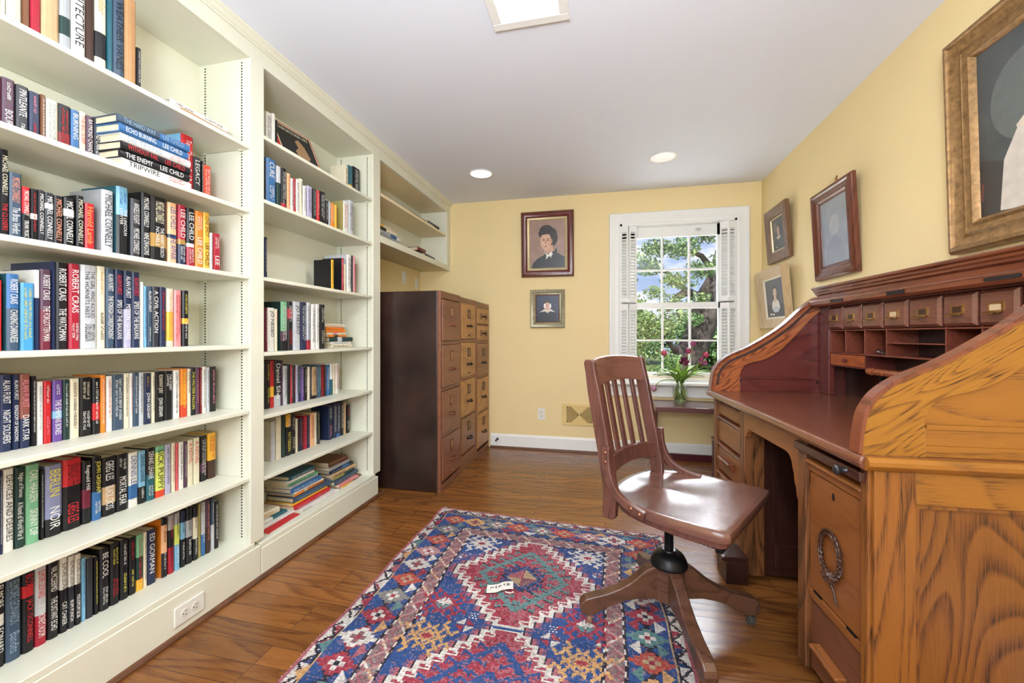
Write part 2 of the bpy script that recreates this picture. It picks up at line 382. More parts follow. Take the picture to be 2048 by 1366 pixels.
MB().box(-.012, .0, -.016, -.01, .03, .07).box(-.012, .006, -.018, -.01, .06, .068).build('damper_lever', vent_m, t)

# ---------------------------------------------------------------- built-in bookcases
FX, BX = -1.53, -1.81
def standard(mb, x, y, z0, z1):
    mb.box(x - .008, x + .008, y - .002, y, z0, z1, 0)
    z = z0 + .01
    while z < z1 - .01: mb.box(x - .0036, x + .0036, y - .0026, y - .0019, z, z + .0058, 1); z += .0127
def bookcase(label, y0, y1, stile_l, stile_r, shelves, zb):
    t = thing('bookcase', label, 'bookcase', (0, 0, 0), 0, 'built-in bookcases')
    MB().box(BX - .012, BX, y0, y1, 0, 2.405).build('back_panel', white_paint, t)
    MB().box(BX, FX - .02, y0, y0 + .02, zb, 2.36).build('side_panel', white_paint, t)
    MB().box(BX, FX - .02, y1 - .02, y1, zb, 2.36).build('side_panel', white_paint, t)
    MB().box(BX, FX - .02, y0 + .02, y1 - .02, 2.335, 2.36).build('top_panel', white_paint, t)
    MB().box(BX, FX + .004, y0, y1, zb - .022, zb).box(FX - .02, FX + .008, y0, y1 + .028, 0, zb - .022).build('base', white_paint, t, bevel=.003)
    f = MB()
    f.box(FX - .02, FX, stile_r[0], stile_r[1], zb, 2.405)
    if stile_l[1] > stile_l[0]: f.box(FX - .02, FX, stile_l[0], stile_l[1], zb, 2.405)
    f.box(FX - .02, FX, max(y0, stile_l[1]), stile_r[0], 2.335, 2.405)
    f.build('face_frame', white_paint, t, bevel=.002)
    for z in shelves: MB().box(BX + .002, FX - .004, y0 + .022, y1 - .022, z - .018, z).build('shelf', white_paint, t, bevel=.003)
    s_ = MB()
    standard(s_, BX + .035, y1 - .02, zb + .02, 2.33); standard(s_, FX - .045, y1 - .02, zb + .02, 2.33)
    s_.build('shelf_standard', [white_paint, slotm], t)
    c = MB()
    for z in shelves:
        for x in (BX + .035, FX - .045): c.box(x - .011, x + .011, y1 - .034, y1 - .021, z - .024, z - .0185)
    c.build('shelf_clips', white_paint, t)
    return t
bookcase('wide cream built-in bookcase with seven shelves of books, nearest the camera', .25, 1.55, (.25, .25), (1.53, 1.604), (1.947, 1.664, 1.37, 1.062, .774, .475), .176)
bookcase('narrow cream built-in bookcase between the wide bookcase and the file cabinets', 1.582, 2.545, (1.6045, 1.6045), (2.524, 2.614), (2.03, 1.735, 1.375, 1.026, .734, .45), .158)
t = thing('wall_cabinet', 'open cream two-shelf wall cabinet hung above the wooden file cabinets', 'shelf unit')
cab_bounce = mat('cream_bounce_tint', 'ecdcb6', .45)  # warm light bounced off the wall, put into the cabinet colour
MB().box(BX - .01, BX, 2.616, 3.955, 1.76, 2.405).build('back_panel', white_paint, t)
MB().box(XL + .001, FX - .02, 2.616, 3.955, 1.76, 1.806).build('bottom_panel', cab_bounce, t)
MB().box(BX, FX - .02, 2.62, 3.95, 2.335, 2.36).build('top_panel', cab_bounce, t)
MB().box(BX, FX - .006, 2.64, 3.86, 2.088, 2.108).build('shelf', cab_bounce, t, bevel=.003)
MB().box(BX, FX - .02, 3.866, 3.954, 1.806, 2.335).build('side_panel', white_paint, t)
MB().box(BX, FX - .02, 2.60, 2.623, 1.806, 2.335).build('side_panel', white_paint, t)
MB().box(FX - .02, FX, 2.614, 3.955, 1.758, 1.806).box(FX - .02, FX, 2.614, 3.955, 2.335, 2.405).box(FX - .02, FX, 3.866, 3.955, 1.806, 2.335).build('face_frame', white_paint, t, bevel=.002)

# ---------------------------------------------------------------- books
PAL = dict(white='e8e6e0', cream='e3dac0', stone='c9c3b2', brown='7a5238', crimson='a82035', tan='c8a67c', grey='a9adb1', darkgreen='203a36', darkbrown='40291f',
 black='18181c', teal='2b6270', slate='3f5368', kraft='b98c5e', wine='6e2336', plum='563a4e', charcoal='34363c', navy='232e4e', darkred='7a1c22', blue='3a6ea5', red='c4272e',
 vermilion='d9482b', silver='c2c6cc', skyblue='7db4d6', orange='ef8a2c', amber='efb63a', cyan='4a9bd0', lilac='b4b0cc', pink='dc8f8f', rust='8c5348', purple='6b4f9b',
 green='79b48c', lavender='8b90b4', lime='d6e06c', coral='d9646a', olive='a49a5e', gold='b08a48', peach='efb88c')
TC = dict(w='efefec', k='1c1c20', r='cf2f38', o='e79a7c', y='e6dc5a', b='2f5c9c', p='e88fa4', g='c9a24a', s='8fa8bc', c='e6dfc4', t='caa35c')
NAMES = dict(charcoal='charcoal', darkgreen='dark green', darkbrown='dark brown', darkred='dark red', skyblue='sky blue')
TN = dict(w='white', k='black', r='red', o='salmon', y='yellow', b='blue', p='pink', g='gold', s='pale blue', c='cream', t='golden')
def bmat(c): return mat('book_' + c, PAL[c], .38, var=.10, vscale=30)
def tmat(c): return mat('lettering_' + c, TC[c], .5)
page_m = mat('book_pages', 'd8ccae', .8, var=.12, vscale=60)

def book_geo(root, w, h, d, zones, texts, hard, scribble_seed, flat=False, side=None):
    """a book standing at the origin: spine towards +X, thickness along Y. flat: laid on its side, spine still to +X"""
    rnd = random.Random(scribble_seed)
    if flat: T = Matrix.Rotation(R(90), 4, 'X') @ Matrix.Translation((0, w / 2, -h / 2)); 
    else: T = Matrix.Identity(4)
    t = .0028 if hard else .0012; b = .35 * min(w, .03) * .35 if hard else .0006
    poly = [(-d, -w / 2), (-.003, -w / 2), (b * .7, -w * .32), (b, 0), (b * .7, w * .32), (-.003, w / 2), (-d, w / 2), (-d, w / 2 - t), (-.006, w / 2 - t), (-.006, -w / 2 + t), (-d, -w / 2 + t)]
    c = MB(); z1 = h; cols = []
    for col, fr in zones:
        if col not in cols: cols.append(col)
        z0 = max(0, z1 - fr * h); k0 = len(c.m); c.prism(poly, z0, z1, 'z', cols.index(col), T); z1 = z0
        if side:
            if side not in cols: cols.append(side)
            for q in (0, 5, 6, 10): c.m[k0 + q] = cols.index(side)
    c.build('cover', [bmat(q) for q in cols], root)
    q = .004 if hard else .0005
    MB().box(-d + q + .001, -.0055, -w / 2 + t, w / 2 - t, q, h - q, 0, T).build('page_block', page_m, root)
    if not texts: return
    m = MB(); tcs = []; n = len(texts); top = h * .93; bot = h * .08
    lens = [max(5, len(s)) for _, s in texts]; tot = sum(lens) + 2.0 * (n - 1); z = top
    for (tc_, s), L_ in zip(texts, lens):
        if tc_ not in tcs: tcs.append(tc_)
        mi = tcs.index(tc_); ln = (top - bot) * L_ / tot; hh = min(w * .62, .030); x = b + .0006
        if s == '*':
            lanes = (-1, 1) if w > .026 else (0,)
            for lane in lanes:
                zz = z - rnd.uniform(0, .006) * (len(lanes) - 1); end = z - ln * rnd.uniform(.78, .95); hl0 = hh * (.36 if lane else .5); left = rnd.randint(4, 9); lw = hl0 * rnd.uniform(.5, .75)
                while zz > end:
                    y = lane * hh * .27 - hl0 / 2; hl = hl0 * rnd.choice((1, 1, .8, .7)); k_ = rnd.random()
                    bars = [(zz, zz - lw * .28, y, y + hl)]                      # letter-like strokes: a stem and one or two bars
                    if k_ < .7: bars.append((zz, zz - lw, y + hl * .78, y + hl))
                    if k_ > .25: bars.append((zz, zz - lw, y, y + hl * .22))
                    if k_ > .6: bars.append((zz - lw * .72, zz - lw, y, y + hl))
                    for a0, a1, b0, b1 in bars: m.add([(x, b0, a1), (x, b1, a1), (x, b1, a0), (x, b0, a0)], [(0, 1, 2, 3)], mi, T)
                    zz -= lw * 1.35; left -= 1
                    if left == 0: zz -= lw * .8; left = rnd.randint(3, 8)
        else:
            vs, fs, W_, H_ = text_geo(s)
            if len(s) > 16 and w > .028 and ' ' in s:
                k = s.find(' ', len(s) // 2 - 1); k = k if k > 0 else s.find(' '); parts = [s[:k], s[k + 1:]]
            else: parts = [s]
            hp = hh / len(parts) * (1 if len(parts) == 1 else .86)
            for pi, ps in enumerate(parts):
                vs, fs, W_, H_ = text_geo(ps); l_ = min(ln * .94, W_ / max(H_, .01) * hp * 1.05); sx = l_ / W_; sy = hp / H_
                yc = 0 if len(parts) == 1 else (hh * .27 if pi == 0 else -hh * .27)
                m.add([(x, yc - hp / 2 + v[1] * sy, z - v[0] * sx) for v in vs], fs, mi, T)
        z -= ln + (top - bot) * 2.0 / tot
    m.build('lettering', [tmat(q_) for q_ in tcs], root)

ROWS=[
("a",-1.57,1.947,"""0.757 0.017 0.260 white -
0.775 0.009 0.270 cream -
0.785 0.031 0.240 stone -
0.817 0.015 0.250 brown -
0.833 0.022 0.260 crimson -
0.856 0.040 0.280 tan -
0.897 0.026 0.300 grey/65/darkgreen/18/grey -
0.924 0.035 0.290 white k:ARCHITECTURE
0.960 0.022 0.250 darkbrown -
0.983 0.031 0.270 cream/55/black/30/cream t:Butler
1.017 0.015 0.270 teal -
1.033 0.032 0.280 slate k:WEATHER VANES
1.066 0.035 0.300 kraft -
1.103 0.014 0.150 black w:*"""),
("b",-1.65,1.664,"""0.799 0.017 0.163 wine w:*
0.817 0.026 0.168 plum w:*~w:BOURNE
0.846 0.026 0.165 charcoal w:PINTLEANTE~w:*
0.874 0.023 0.161 navy p:*~r:*
0.899 0.011 0.165 brown w:*
0.911 0.028 0.160 cream s:*
0.940 0.030 0.161 black/55/darkred/30/black r:*
0.971 0.021 0.159 blue w:BURNING
0.993 0.016 0.164 cream r:THE BIG SLEEP
1.010 0.020 0.160 plum w:RAYMOND CHANDLER
1.032 0.018 0.166 charcoal w:RAYMOND CHANDLER
1.051 0.017 0.164 tan/50/black k:*
1.070 0.020 0.164 cream k:THE SEVENTH BABE
1.318 0.051 0.249 skyblue>red w:Tom Clancy~w:Red Rabbit
1.371 0.031 0.179 charcoal w:LEGACY
1.404 0.009 0.172 black w:*
1.415 0.032 0.162 vermilion w:*"""),
("c",-1.62,1.370,"""0.779 0.017 0.235 navy w:*
0.798 0.017 0.248 black c:MICHAEL CONNELLY~r:=THE CLOSERS
0.817 0.025 0.192 slate o:MICHAEL CONNELLY~w:=The Brass Verdict
0.843 0.016 0.160 red/48/black w:MICHAEL CONNELLY~w:=TRUNK MUSIC
0.861 0.015 0.160 black/45/white/10/black r:*
0.877 0.014 0.162 charcoal w:MICHAEL CONNELLY
0.892 0.020 0.160 charcoal/20/white/10/charcoal w:MICHAEL CONNELLY
0.913 0.021 0.158 black o:MICHAEL CONNELLY
0.936 0.026 0.160 black/22/white/14/black w:MICHAEL CONNELLY
0.967 0.019 0.176 black c:MICHAEL CONNELLY
0.989 0.025 0.159 crimson>red t:Harold Lamb
1.033 0.033 0.218 grey>silver k:MICHAEL CONNELLY
1.075 0.036 0.244 teal>skyblue/40/black b:*~w:=THE LINCOLN LAWYER
1.119 0.030 0.216 charcoal w:=ANGELS FLIGHT~w:MICHAEL CONNELLY
1.153 0.028 0.249 black w:MICHAEL CONNELLY~w:=NINE DRAGONS
1.184 0.057 0.248 black/55/gold/20/black c:MICHAEL CONNELLY~w:THE HARRY BOSCH NOVELS
1.245 0.033 0.242 peach/50/navy/6/peach b:LEE CHILD~b:=THE AFFAIR
1.284 0.030 0.245 crimson/55/gold/8/navy w:LEE CHILD~w:*
1.318 0.031 0.243 black/58/white/6/crimson w:LEE CHILD~w:*
1.353 0.032 0.241 orange w:*~w:LEE CHILD
1.387 0.027 0.245 amber k:=ONE SHOT~k:LEE CHILD
1.416 0.013 0.167 white k:*
1.434 0.030 0.170 crimson w:*~w:LEE"""),
("d",-1.59,1.062,"""0.763 0.018 0.215 navy w:*
0.782 0.004 0.191 red -
0.796 0.025 0.211 teal>blue/45/slate w:ROBERT CRAIS~w:=CHASING DARKNESS
0.824 0.028 0.190 cyan y:*
0.854 0.009 0.230 white/35/navy -
0.864 0.025 0.234 navy>plum/50/wine w:ROBERT CRAIS~w:=THE FORGOTTEN MAN
0.890 0.008 0.260 navy -
0.899 0.028 0.260 black w:ROBERT CRAIS~w:=THE WATCHMAN
0.930 0.027 0.261 crimson w:ROBERT CRAIS~w:*
0.959 0.042 0.263 silver k:=THE GIRL WHO KICKED THE HORNETS NEST~k:STIEG LARSSON
1.002 0.022 0.265 cream g:*~k:*
1.025 0.024 0.263 slate w:ALAN FURST~w:=THE FOREIGN CORRESPONDENT
1.051 0.023 0.263 navy r:ALAN FURST~w:SPIES OF THE BALKANS
1.077 0.023 0.262 navy/50/lilac w:ALAN FURST~w:MISSION TO PARIS
1.101 0.025 0.261 navy r:ALAN FURST~w:SPIES OF THE BALKANS
1.128 0.010 0.230 white -
1.139 0.010 0.217 skyblue b:*
1.151 0.015 0.217 slate w:ALAN FURST~w:*
1.167 0.023 0.219 charcoal w:=A CIVIL ACTION
1.193 0.021 0.220 navy r:*
1.218 0.024 0.217 cream/40/amber/50/cream o:*
1.244 0.028 0.214 pink r:*
1.276 0.025 0.216 black/50/amber/10/black y:*~w:*"""),
("e",-1.66,0.774,"""0.794 0.022 0.218 rust w:ALAN FURST
0.817 0.025 0.218 navy w:ALAN FURST~w:=NIGHT SOLDIERS
0.843 0.014 0.216 navy w:ALAN FURST~w:=KINGDOM OF SHADOWS
0.858 0.023 0.216 rust/60/navy p:ALAN FURST~w:=DARK STAR
0.883 0.012 0.208 black w:*
0.896 0.014 0.190 white s:*
0.911 0.018 0.190 red w:*~p:*
0.932 0.024 0.190 purple/50/skyblue/12/purple w:*~w:=THE SHAMANS BONES
0.957 0.016 0.190 darkgreen w:*
0.975 0.023 0.191 cream k:*
1.000 0.032 0.192 black c:*~w:*
1.034 0.021 0.187 black/45/red/30/black w:*
1.056 0.014 0.195 orange w:*
1.073 0.017 0.190 white r:*
1.091 0.033 0.193 slate w:*
1.126 0.016 0.194 cream k:*
1.143 0.010 0.194 white r:*
1.155 0.018 0.195 slate w:*
1.174 0.016 0.193 silver k:*
1.191 0.024 0.189 navy g:*~w:JOHN GRISHAM
1.217 0.011 0.191 cream k:*
1.230 0.032 0.192 black c:=RUNAWAY JURY~w:JOHN GRISHAM
1.264 0.030 0.191 black w:=THE STREET LAWYER
1.298 0.024 0.192 white k:*
1.326 0.026 0.195 orange/75/vermilion y:*
1.354 0.013 0.193 cream k:Dashiell Hammett
1.369 0.017 0.194 black y:=THE MALTESE FALCON
1.388 0.016 0.197 plum p:*
1.406 0.009 0.195 darkred w:*
1.417 0.018 0.197 white k:*
1.437 0.014 0.193 silver k:*
1.455 0.026 0.194 black p:*"""),
("f",-1.69,0.475,"""0.809 0.021 0.240 crimson w:*
0.831 0.007 0.240 navy w:*
0.839 0.022 0.240 white k:=DEVICES AND DESIRES
0.863 0.021 0.237 darkgreen w:=Night of Flames~w:A Novel of World War II
0.887 0.030 0.238 green w:CARL HIAASEN~w:=SKINNY DIP
0.919 0.009 0.214 black w:*
0.931 0.041 0.222 lavender/75/black y:BERLIN~w:NOIR
0.974 0.047 0.227 red/38/black k:=SPANDAU PHOENIX~r:GREG ILES
1.024 0.024 0.208 black/45/wine/30/black w:Reginald Hill
1.051 0.027 0.215 black/55/blue y:JOHN GRISHAM~w:*
1.081 0.039 0.204 black/50/tan/30/black w:GREG ILES~w:=BLACK CROSS
1.123 0.036 0.203 black w:*~w:=MORTAL FEAR
1.161 0.030 0.199 white/60/blue/25/white b:DENNIS LEHANE
1.194 0.024 0.196 skyblue/68/black k:DENNIS LEHANE~w:*
1.221 0.029 0.199 black/50/teal/50/black w:DENNIS LEHANE~w:*
1.254 0.033 0.198 green/12/lime/75/vermilion k:=SICK PUPPY
1.289 0.021 0.197 lilac k:*
1.314 0.014 0.197 cream r:*
1.330 0.010 0.192 coral r:*
1.342 0.020 0.193 white k:*
1.364 0.013 0.190 plum w:*
1.379 0.023 0.192 cream r:A NOVEL
1.405 0.026 0.194 cream r:A NOVEL
1.436 0.027 0.195 black/60/plum/20/black w:*
1.468 0.038 0.199 amber/60/darkbrown r:=THE NAME OF THE ROSE"""),
("g",-1.65,0.176,"""0.788 0.013 0.258 grey k:*
0.803 0.019 0.246 black/40/white/12/black w:ELMORE~w:LEONARD
0.824 0.032 0.243 slate s:ELMORE LEONARDS~s:=Bandits
0.858 0.026 0.244 black/20/red/14/black r:=BOXY~r:JACK OCONNELL
0.886 0.026 0.239 silver/62/crimson r:ELMORE LEONARD~w:=UP IN HONEYS ROOM
0.915 0.025 0.235 black w:VAL MCDERMID~w:=THE DISTANT ECHO
0.943 0.019 0.232 white/42/black k:ELMORE LEONARD~w:=CAT CHASER
0.964 0.015 0.228 white/42/charcoal k:ELMORE LEONARD~w:=RUM PUNCH
0.980 0.016 0.225 white/42/black k:ELMORE LEONARD~w:=MAXIMUM BOB
0.998 0.011 0.205 skyblue b:*
1.011 0.018 0.196 charcoal -
1.032 0.012 0.190 black y:*
1.047 0.027 0.207 black w:=BE COOL~w:*
1.077 0.027 0.211 black y:*~r:*
1.107 0.025 0.208 black w:*~y:*
1.135 0.021 0.204 black r:*~y:*
1.159 0.022 0.203 green/40/darkgreen/40/amber r:*
1.182 0.011 0.203 cream k:*
1.196 0.028 0.202 navy w:ED GORMAN
1.244 0.022 0.222 orange>black/10/peach/48/black k:*~w:*
1.270 0.021 0.226 grey/25/black/30/crimson r:*~k:*
1.294 0.020 0.225 grey/20/lime/35/skyblue k:*~w:*
1.318 0.018 0.223 navy/20/skyblue/30/black k:*~w:*
1.340 0.025 0.226 black/22/grey/30/black k:*~w:*
1.369 0.020 0.222 black/20/cream/40/black k:*~w:*
1.391 0.011 0.222 olive k:*
1.404 0.018 0.225 grey/20/silver/40/blue w:*
1.424 0.020 0.226 plum/50/darkbrown o:*
1.449 0.014 0.222 slate/50/silver w:*
1.465 0.019 0.205 black w:*"""),
("h",-1.61,2.030,"""1.703 0.034 0.170 white k:*
1.740 0.019 0.180 white -
1.762 0.010 0.156 black -
2.327 0.037 0.161 cream k:*
2.369 0.043 0.175 teal/70/amber/30/teal -
2.418 0.074 0.188 black w:*"""),
("i",-1.57,1.735,"""1.651 0.006 0.196 charcoal -
1.660 0.059 0.219 blue w:CURE~w:*
1.725 0.026 0.204 silver/40/darkgreen -
1.754 0.033 0.206 black/85/crimson w:*
1.794 0.020 0.194 peach r:*
1.818 0.017 0.177 white k:*
1.839 0.014 0.183 crimson w:*
1.856 0.022 0.184 white k:*
1.882 0.022 0.199 cream k:*
1.908 0.022 0.171 white k:*
1.938 0.039 0.182 lilac k:*
1.985 0.025 0.182 black w:*
2.014 0.025 0.183 red w:*
2.043 0.043 0.188 black w:*
2.090 0.022 0.150 black w:*
2.117 0.018 0.150 grey -
2.139 0.028 0.150 orange w:*
2.172 0.019 0.150 amber -
2.254 0.051 0.201 olive>white r:*
2.310 0.048 0.222 silver k:*"""),
("j",-1.60,1.375,"""1.683 0.015 0.205 navy w:*
2.180 0.024 0.185 black>amber k:*
2.282 0.020 0.213 black>crimson w:*
2.307 0.016 0.180 cream -
2.333 0.048 0.245 silver>white k:*
2.387 0.010 0.249 black -
2.403 0.017 0.248 pink -
2.425 0.011 0.200 brown -"""),
("k",-1.60,1.026,"""1.686 0.012 0.213 wine w:*
1.701 0.041 0.214 white k:JO NESBO
1.745 0.016 0.210 cream o:JO NESBO
1.784 0.044 0.250 darkgreen>green/60/plum/20/black w:*
1.831 0.032 0.254 black/15/crimson/20/black w:*~r:*
1.870 0.051 0.257 silver k:JO NESBO
1.925 0.042 0.259 navy w:*
1.971 0.028 0.260 silver/80/crimson k:*
2.007 0.033 0.254 white k:*
2.044 0.029 0.257 white k:*
2.082 0.039 0.257 black w:*~c:*"""),
("l",-1.66,0.734,"""1.734 0.015 0.240 black -
1.752 0.026 0.240 black y:*~y:*
1.781 0.023 0.240 red/55/amber/22/red k:RISK
1.807 0.044 0.240 black/75/silver w:Daniel Silva
1.854 0.011 0.238 plum w:*
1.868 0.028 0.208 silver k:*
1.900 0.015 0.214 black -
1.918 0.015 0.207 crimson w:*
1.937 0.018 0.206 black r:*
1.959 0.019 0.205 lilac k:*
1.982 0.015 0.197 navy w:*
2.001 0.020 0.190 purple w:*
2.025 0.024 0.189 black w:*
2.053 0.017 0.189 cream -
2.074 0.013 0.188 black w:*
2.091 0.038 0.184 tan/90/black k:*
2.134 0.013 0.186 slate w:*
2.151 0.014 0.191 teal w:*
2.169 0.027 0.193 darkred r:*
2.201 0.014 0.190 black p:*
2.219 0.029 0.189 blue w:*
2.253 0.024 0.193 white/50/teal -
2.282 0.019 0.194 cream r:*
2.306 0.031 0.193 white r:*"""),
("m",-1.68,0.450,"""1.809 0.027 0.207 stone>silver -
1.842 0.035 0.226 cream -
1.884 0.021 0.224 darkgreen -
1.912 0.033 0.224 amber/30/black w:*~y:PATTERSON
1.949 0.030 0.219 black w:*~c:*
1.983 0.015 0.188 cream -
2.002 0.012 0.184 black r:*
2.018 0.015 0.181 navy o:*
2.037 0.008 0.183 darkred -
2.049 0.025 0.192 crimson p:*
2.078 0.017 0.189 navy p:*
2.099 0.034 0.197 peach r:*
2.137 0.018 0.193 cream k:*
2.164 0.018 0.194 charcoal y:*
2.260 0.039 0.214 navy>navy w:*~p:*
2.309 0.030 0.219 navy w:*
2.344 0.031 0.216 navy/90/blue w:*
2.380 0.032 0.217 black w:*
2.417 0.022 0.211 tan w:*
2.450 0.033 0.189 black r:*~w:*"""),
]

SH = {'a': ('top shelf', 'wide'), 'b': ('second shelf', 'wide'), 'c': ('third shelf', 'wide'), 'd': ('fourth shelf', 'wide'), 'e': ('fifth shelf', 'wide'), 'f': ('sixth shelf', 'wide'), 'g': ('bottom shelf', 'wide'),
      'h': ('top shelf', 'narrow'), 'i': ('second shelf', 'narrow'), 'j': ('third shelf', 'narrow'), 'k': ('fourth shelf', 'narrow'), 'l': ('fifth shelf', 'narrow'), 'm': ('sixth shelf', 'narrow'), 'n': ('bottom shelf', 'narrow')}
LEAN = {('j', -1): -2}
USED = set()
ORD = 'first second third fourth fifth sixth seventh eighth ninth tenth eleventh twelfth thirteenth fourteenth fifteenth sixteenth seventeenth eighteenth nineteenth twentieth'.split()
def cname(z):
    a = NAMES.get(z[0][0], z[0][0])
    if len(z) > 1:
        b = NAMES.get(max(z[1:], key=lambda q: q[1])[0] if z[1:] else z[0][0], max(z[1:], key=lambda q: q[1])[0])
        if b != a: return a + ' and ' + b
    return a
def uniq(cands):
    for c in cands:
        if c and 4 <= len(c.split()) <= 16 and c not in USED: USED.add(c); return c
    c = [q for q in cands if q][-1]; c = ' '.join(c.split()[:16]); USED.add(c); return c
for key, xs, base, txt in ROWS:
    rows = [l.split(' ', 4) for l in txt.split('\n')]
    shelf, unit = SH[key]; items = []
    for p in rows:
        sd = None
        if '>' in p[3]: sd, p[3] = p[3].split('>')
        z = p[3].split('/'); zones = []; rest = 1.0
        for i in range(0, len(z), 2):
            fr = float(z[i + 1]) / 100 if i + 1 < len(z) else rest
            fr = min(fr, rest); zones.append([z[i], fr]); rest -= fr
        if rest > .001: zones[-1][1] += rest
        tx = p[4] if len(p) > 4 else '-'
        texts = [] if tx == '-' else [tuple(q.split(':', 1)) for q in tx.split('~')]
        items.append((float(p[0]), float(p[1]), float(p[2]), zones, texts, sd))
    for i, (y0, w, h, zones, texts, sd) in enumerate(items):
        title = None; tt = []
        for c, s in texts:
            if s.startswith('='): s = s[1:]; title = s.title()
            tt.append((c, s))
        cn_ = cname(zones); thick = 'thin ' if w < .016 else ('thick ' if w > .042 else '')
        L_ = cname(items[i - 1][3]).split(' and')[0] if i else None; R_ = cname(items[i + 1][3]).split(' and')[0] if i + 1 < len(items) else None
        where = '%s, %s bookcase' % (shelf, unit)
        nb = ('between %s and %s books' % (L_, R_)) if L_ and R_ else ('right of a %s book' % L_ if L_ else 'left of a %s book' % R_)
        lt = TN[tt[0][0]] + '-lettered ' if tt else 'unlettered '
        tall = 'tall ' if h > .225 else 'short '
        k = len(items) - i
        lab = uniq([('%s%s book titled %s, %s' % (thick, cn_, title, where)) if title else None,
                    '%s%s%s book %s, %s' % (lt, thick, cn_, nb, where), '%s%s%s%s book %s, %s' % (lt, tall, thick, cn_.split(' and')[0], nb, where),
                    '%s%s book, %s from the near end, %s' % (thick, cn_, ORD[min(i, 19)], where),
                    '%s%s%s book, %s from the window end, %s' % (tall, thick, cn_, ORD[min(k - 1, 19)], where)])
        ly = LEAN.get((key, i - len(items)), LEAN.get((key, i), 0))
        o = thing('book', lab, 'book', (xs, y0 + w / 2, base + .0005), 0, 'books on the %s of the %s bookcase' % (shelf, unit), rot=(R(ly), 0, 0))
        hard = h > .205
        book_geo(o, w - .0006, h, min(h * .66, xs - BX - .006), zones, tt, hard, ord(key) * 50 + i, side=sd)

def flat_book(label, y0, y1, x, z, th, depth, cols, texts, grp, rz=0, hard=True):
    L_ = y1 - y0; depth = min(depth, x - BX - .012)
    o = thing('book', label, 'book', (x, (y0 + y1) / 2, z + .0003), R(rz), grp)
    zn = []; zz = cols.split('/'); rest = 1
    for i in range(0, len(zz), 2):
        fr = float(zz[i + 1]) / 100 if i + 1 < len(zz) else rest; zn.append([zz[i], min(fr, rest)]); rest -= fr
    if rest > .001: zn[-1][1] += rest
    book_geo(o, th, L_, depth, zn, texts, hard, int(y0 * 999 + z * 777), flat=True)
    return o
def stack(y, x, z, rows, grp, where):
    for i, (dy0, dy1, dx, th, dp, col, tx, rz) in enumerate(rows):
        texts = [tuple(q.split(':', 1)) for q in tx.split('~')] if tx != '-' else []
        cn_ = ' and '.join(dict.fromkeys(NAMES.get(c, c) for c in col.split('/')[::2]))
        pos = 'topmost' if i == len(rows) - 1 else ('bottommost' if i == 0 else ORD[i] + ' from the bottom')
        lab = uniq(['%s book lying %s in the %s' % (cn_, pos, where), '%s book lying flat, %s of the %s' % (cn_, pos, where)])
        flat_book(lab, y + dy0, y + dy1, x + dx, z, th, dp, col, texts, grp, rz, hard=th > .02); z += th + .0006
# wide bookcase, second shelf: the pile of six
stack(1.03, -1.553, 1.664, [(.015, .25, 0, .027, .16, 'white', 'k:TRIPWIRE~r:*', 2), (.01, .24, 0, .027, .155, 'black', 'w:THE ENEMY~w:LEE CHILD', -1), (.012, .245, .002, .027, .16, 'black', 'r:WITHOUT FAIL~r:LEE CHILD', 1),
   (.014, .245, 0, .027, .16, 'white', 's:DIE TRYING~p:*', 0), (.006, .235, .003, .027, .16, 'blue', 'w:ECHO BURNING~w:LEE CHILD', 1.5), (.0, .235, .006, .027, .17, 'slate/55/blue', 's:THE HARD WAY~s:LEE CHILD', -1)],
   'pile of six thrillers on the second shelf', 'pile of six on the second shelf')
stack(1.265, -1.58, 1.947, [(.0, .21, 0, .030, .20, 'kraft', '-', 3), (-.03, .20, -.01, .022, .20, 'white', 'k:*~k:*', -2)], 'two books lying on the top shelf', 'pair lying on the top shelf of the wide bookcase')
stack(2.18, -1.62, 1.026, [(.03, .235, 0, .024, .14, 'cream', 'k:*', 0), (.025, .225, 0, .014, .14, 'white', 'k:*', 1), (.02, .235, 0, .028, .15, 'darkgreen/30/silver/20/darkgreen', '-', -2), (.01, .20, -.01, .013, .12, 'orange/30/darkgreen/20/orange', '-', 2),
   (.0, .19, -.01, .014, .12, 'cream/30/pink/20/cream', '-', 0), (-.005, .185, -.012, .020, .12, 'orange', 'r:*', 1), (-.01, .175, -.01, .012, .12, 'orange', '-', 3), (-.02, .17, -.008, .020, .12, 'cream', 'r:*', -1)],
   'small pile on the fourth shelf of the narrow bookcase', 'orange and cream pile, fourth shelf')
stack(1.88, -1.63, .158, [(.01, .34, .05, .010, .24, 'white', 'k:MARLBOROUGH~r:*', 1), (.008, .30, .02, .024, .22, 'red', 'p:*~p:*', 1), (.006, .29, .01, .010, .22, 'amber', '-', 0), (.02, .32, .01, .026, .22, 'slate', 's:*', -1), (.04, .28, -.005, .016, .18, 'orange/30/cream/10/orange', '-', 2),
   (.03, .27, 0, .008, .20, 'white', 'r:*', 0), (.01, .245, 0, .026, .19, 'blue', 'w:*', 0), (.01, .23, -.005, .012, .19, 'silver', 'k:*', 2), (.0, .225, -.008, .017, .19, 'green', 'k:*', -2), (-.005, .20, -.01, .014, .17, 'white', '-', 0), (.005, .21, -.012, .022, .17, 'teal', 'w:*', 3)],
   'large pile on the bottom shelf of the narrow bookcase', 'larger pile, narrow bookcase bottom shelf')
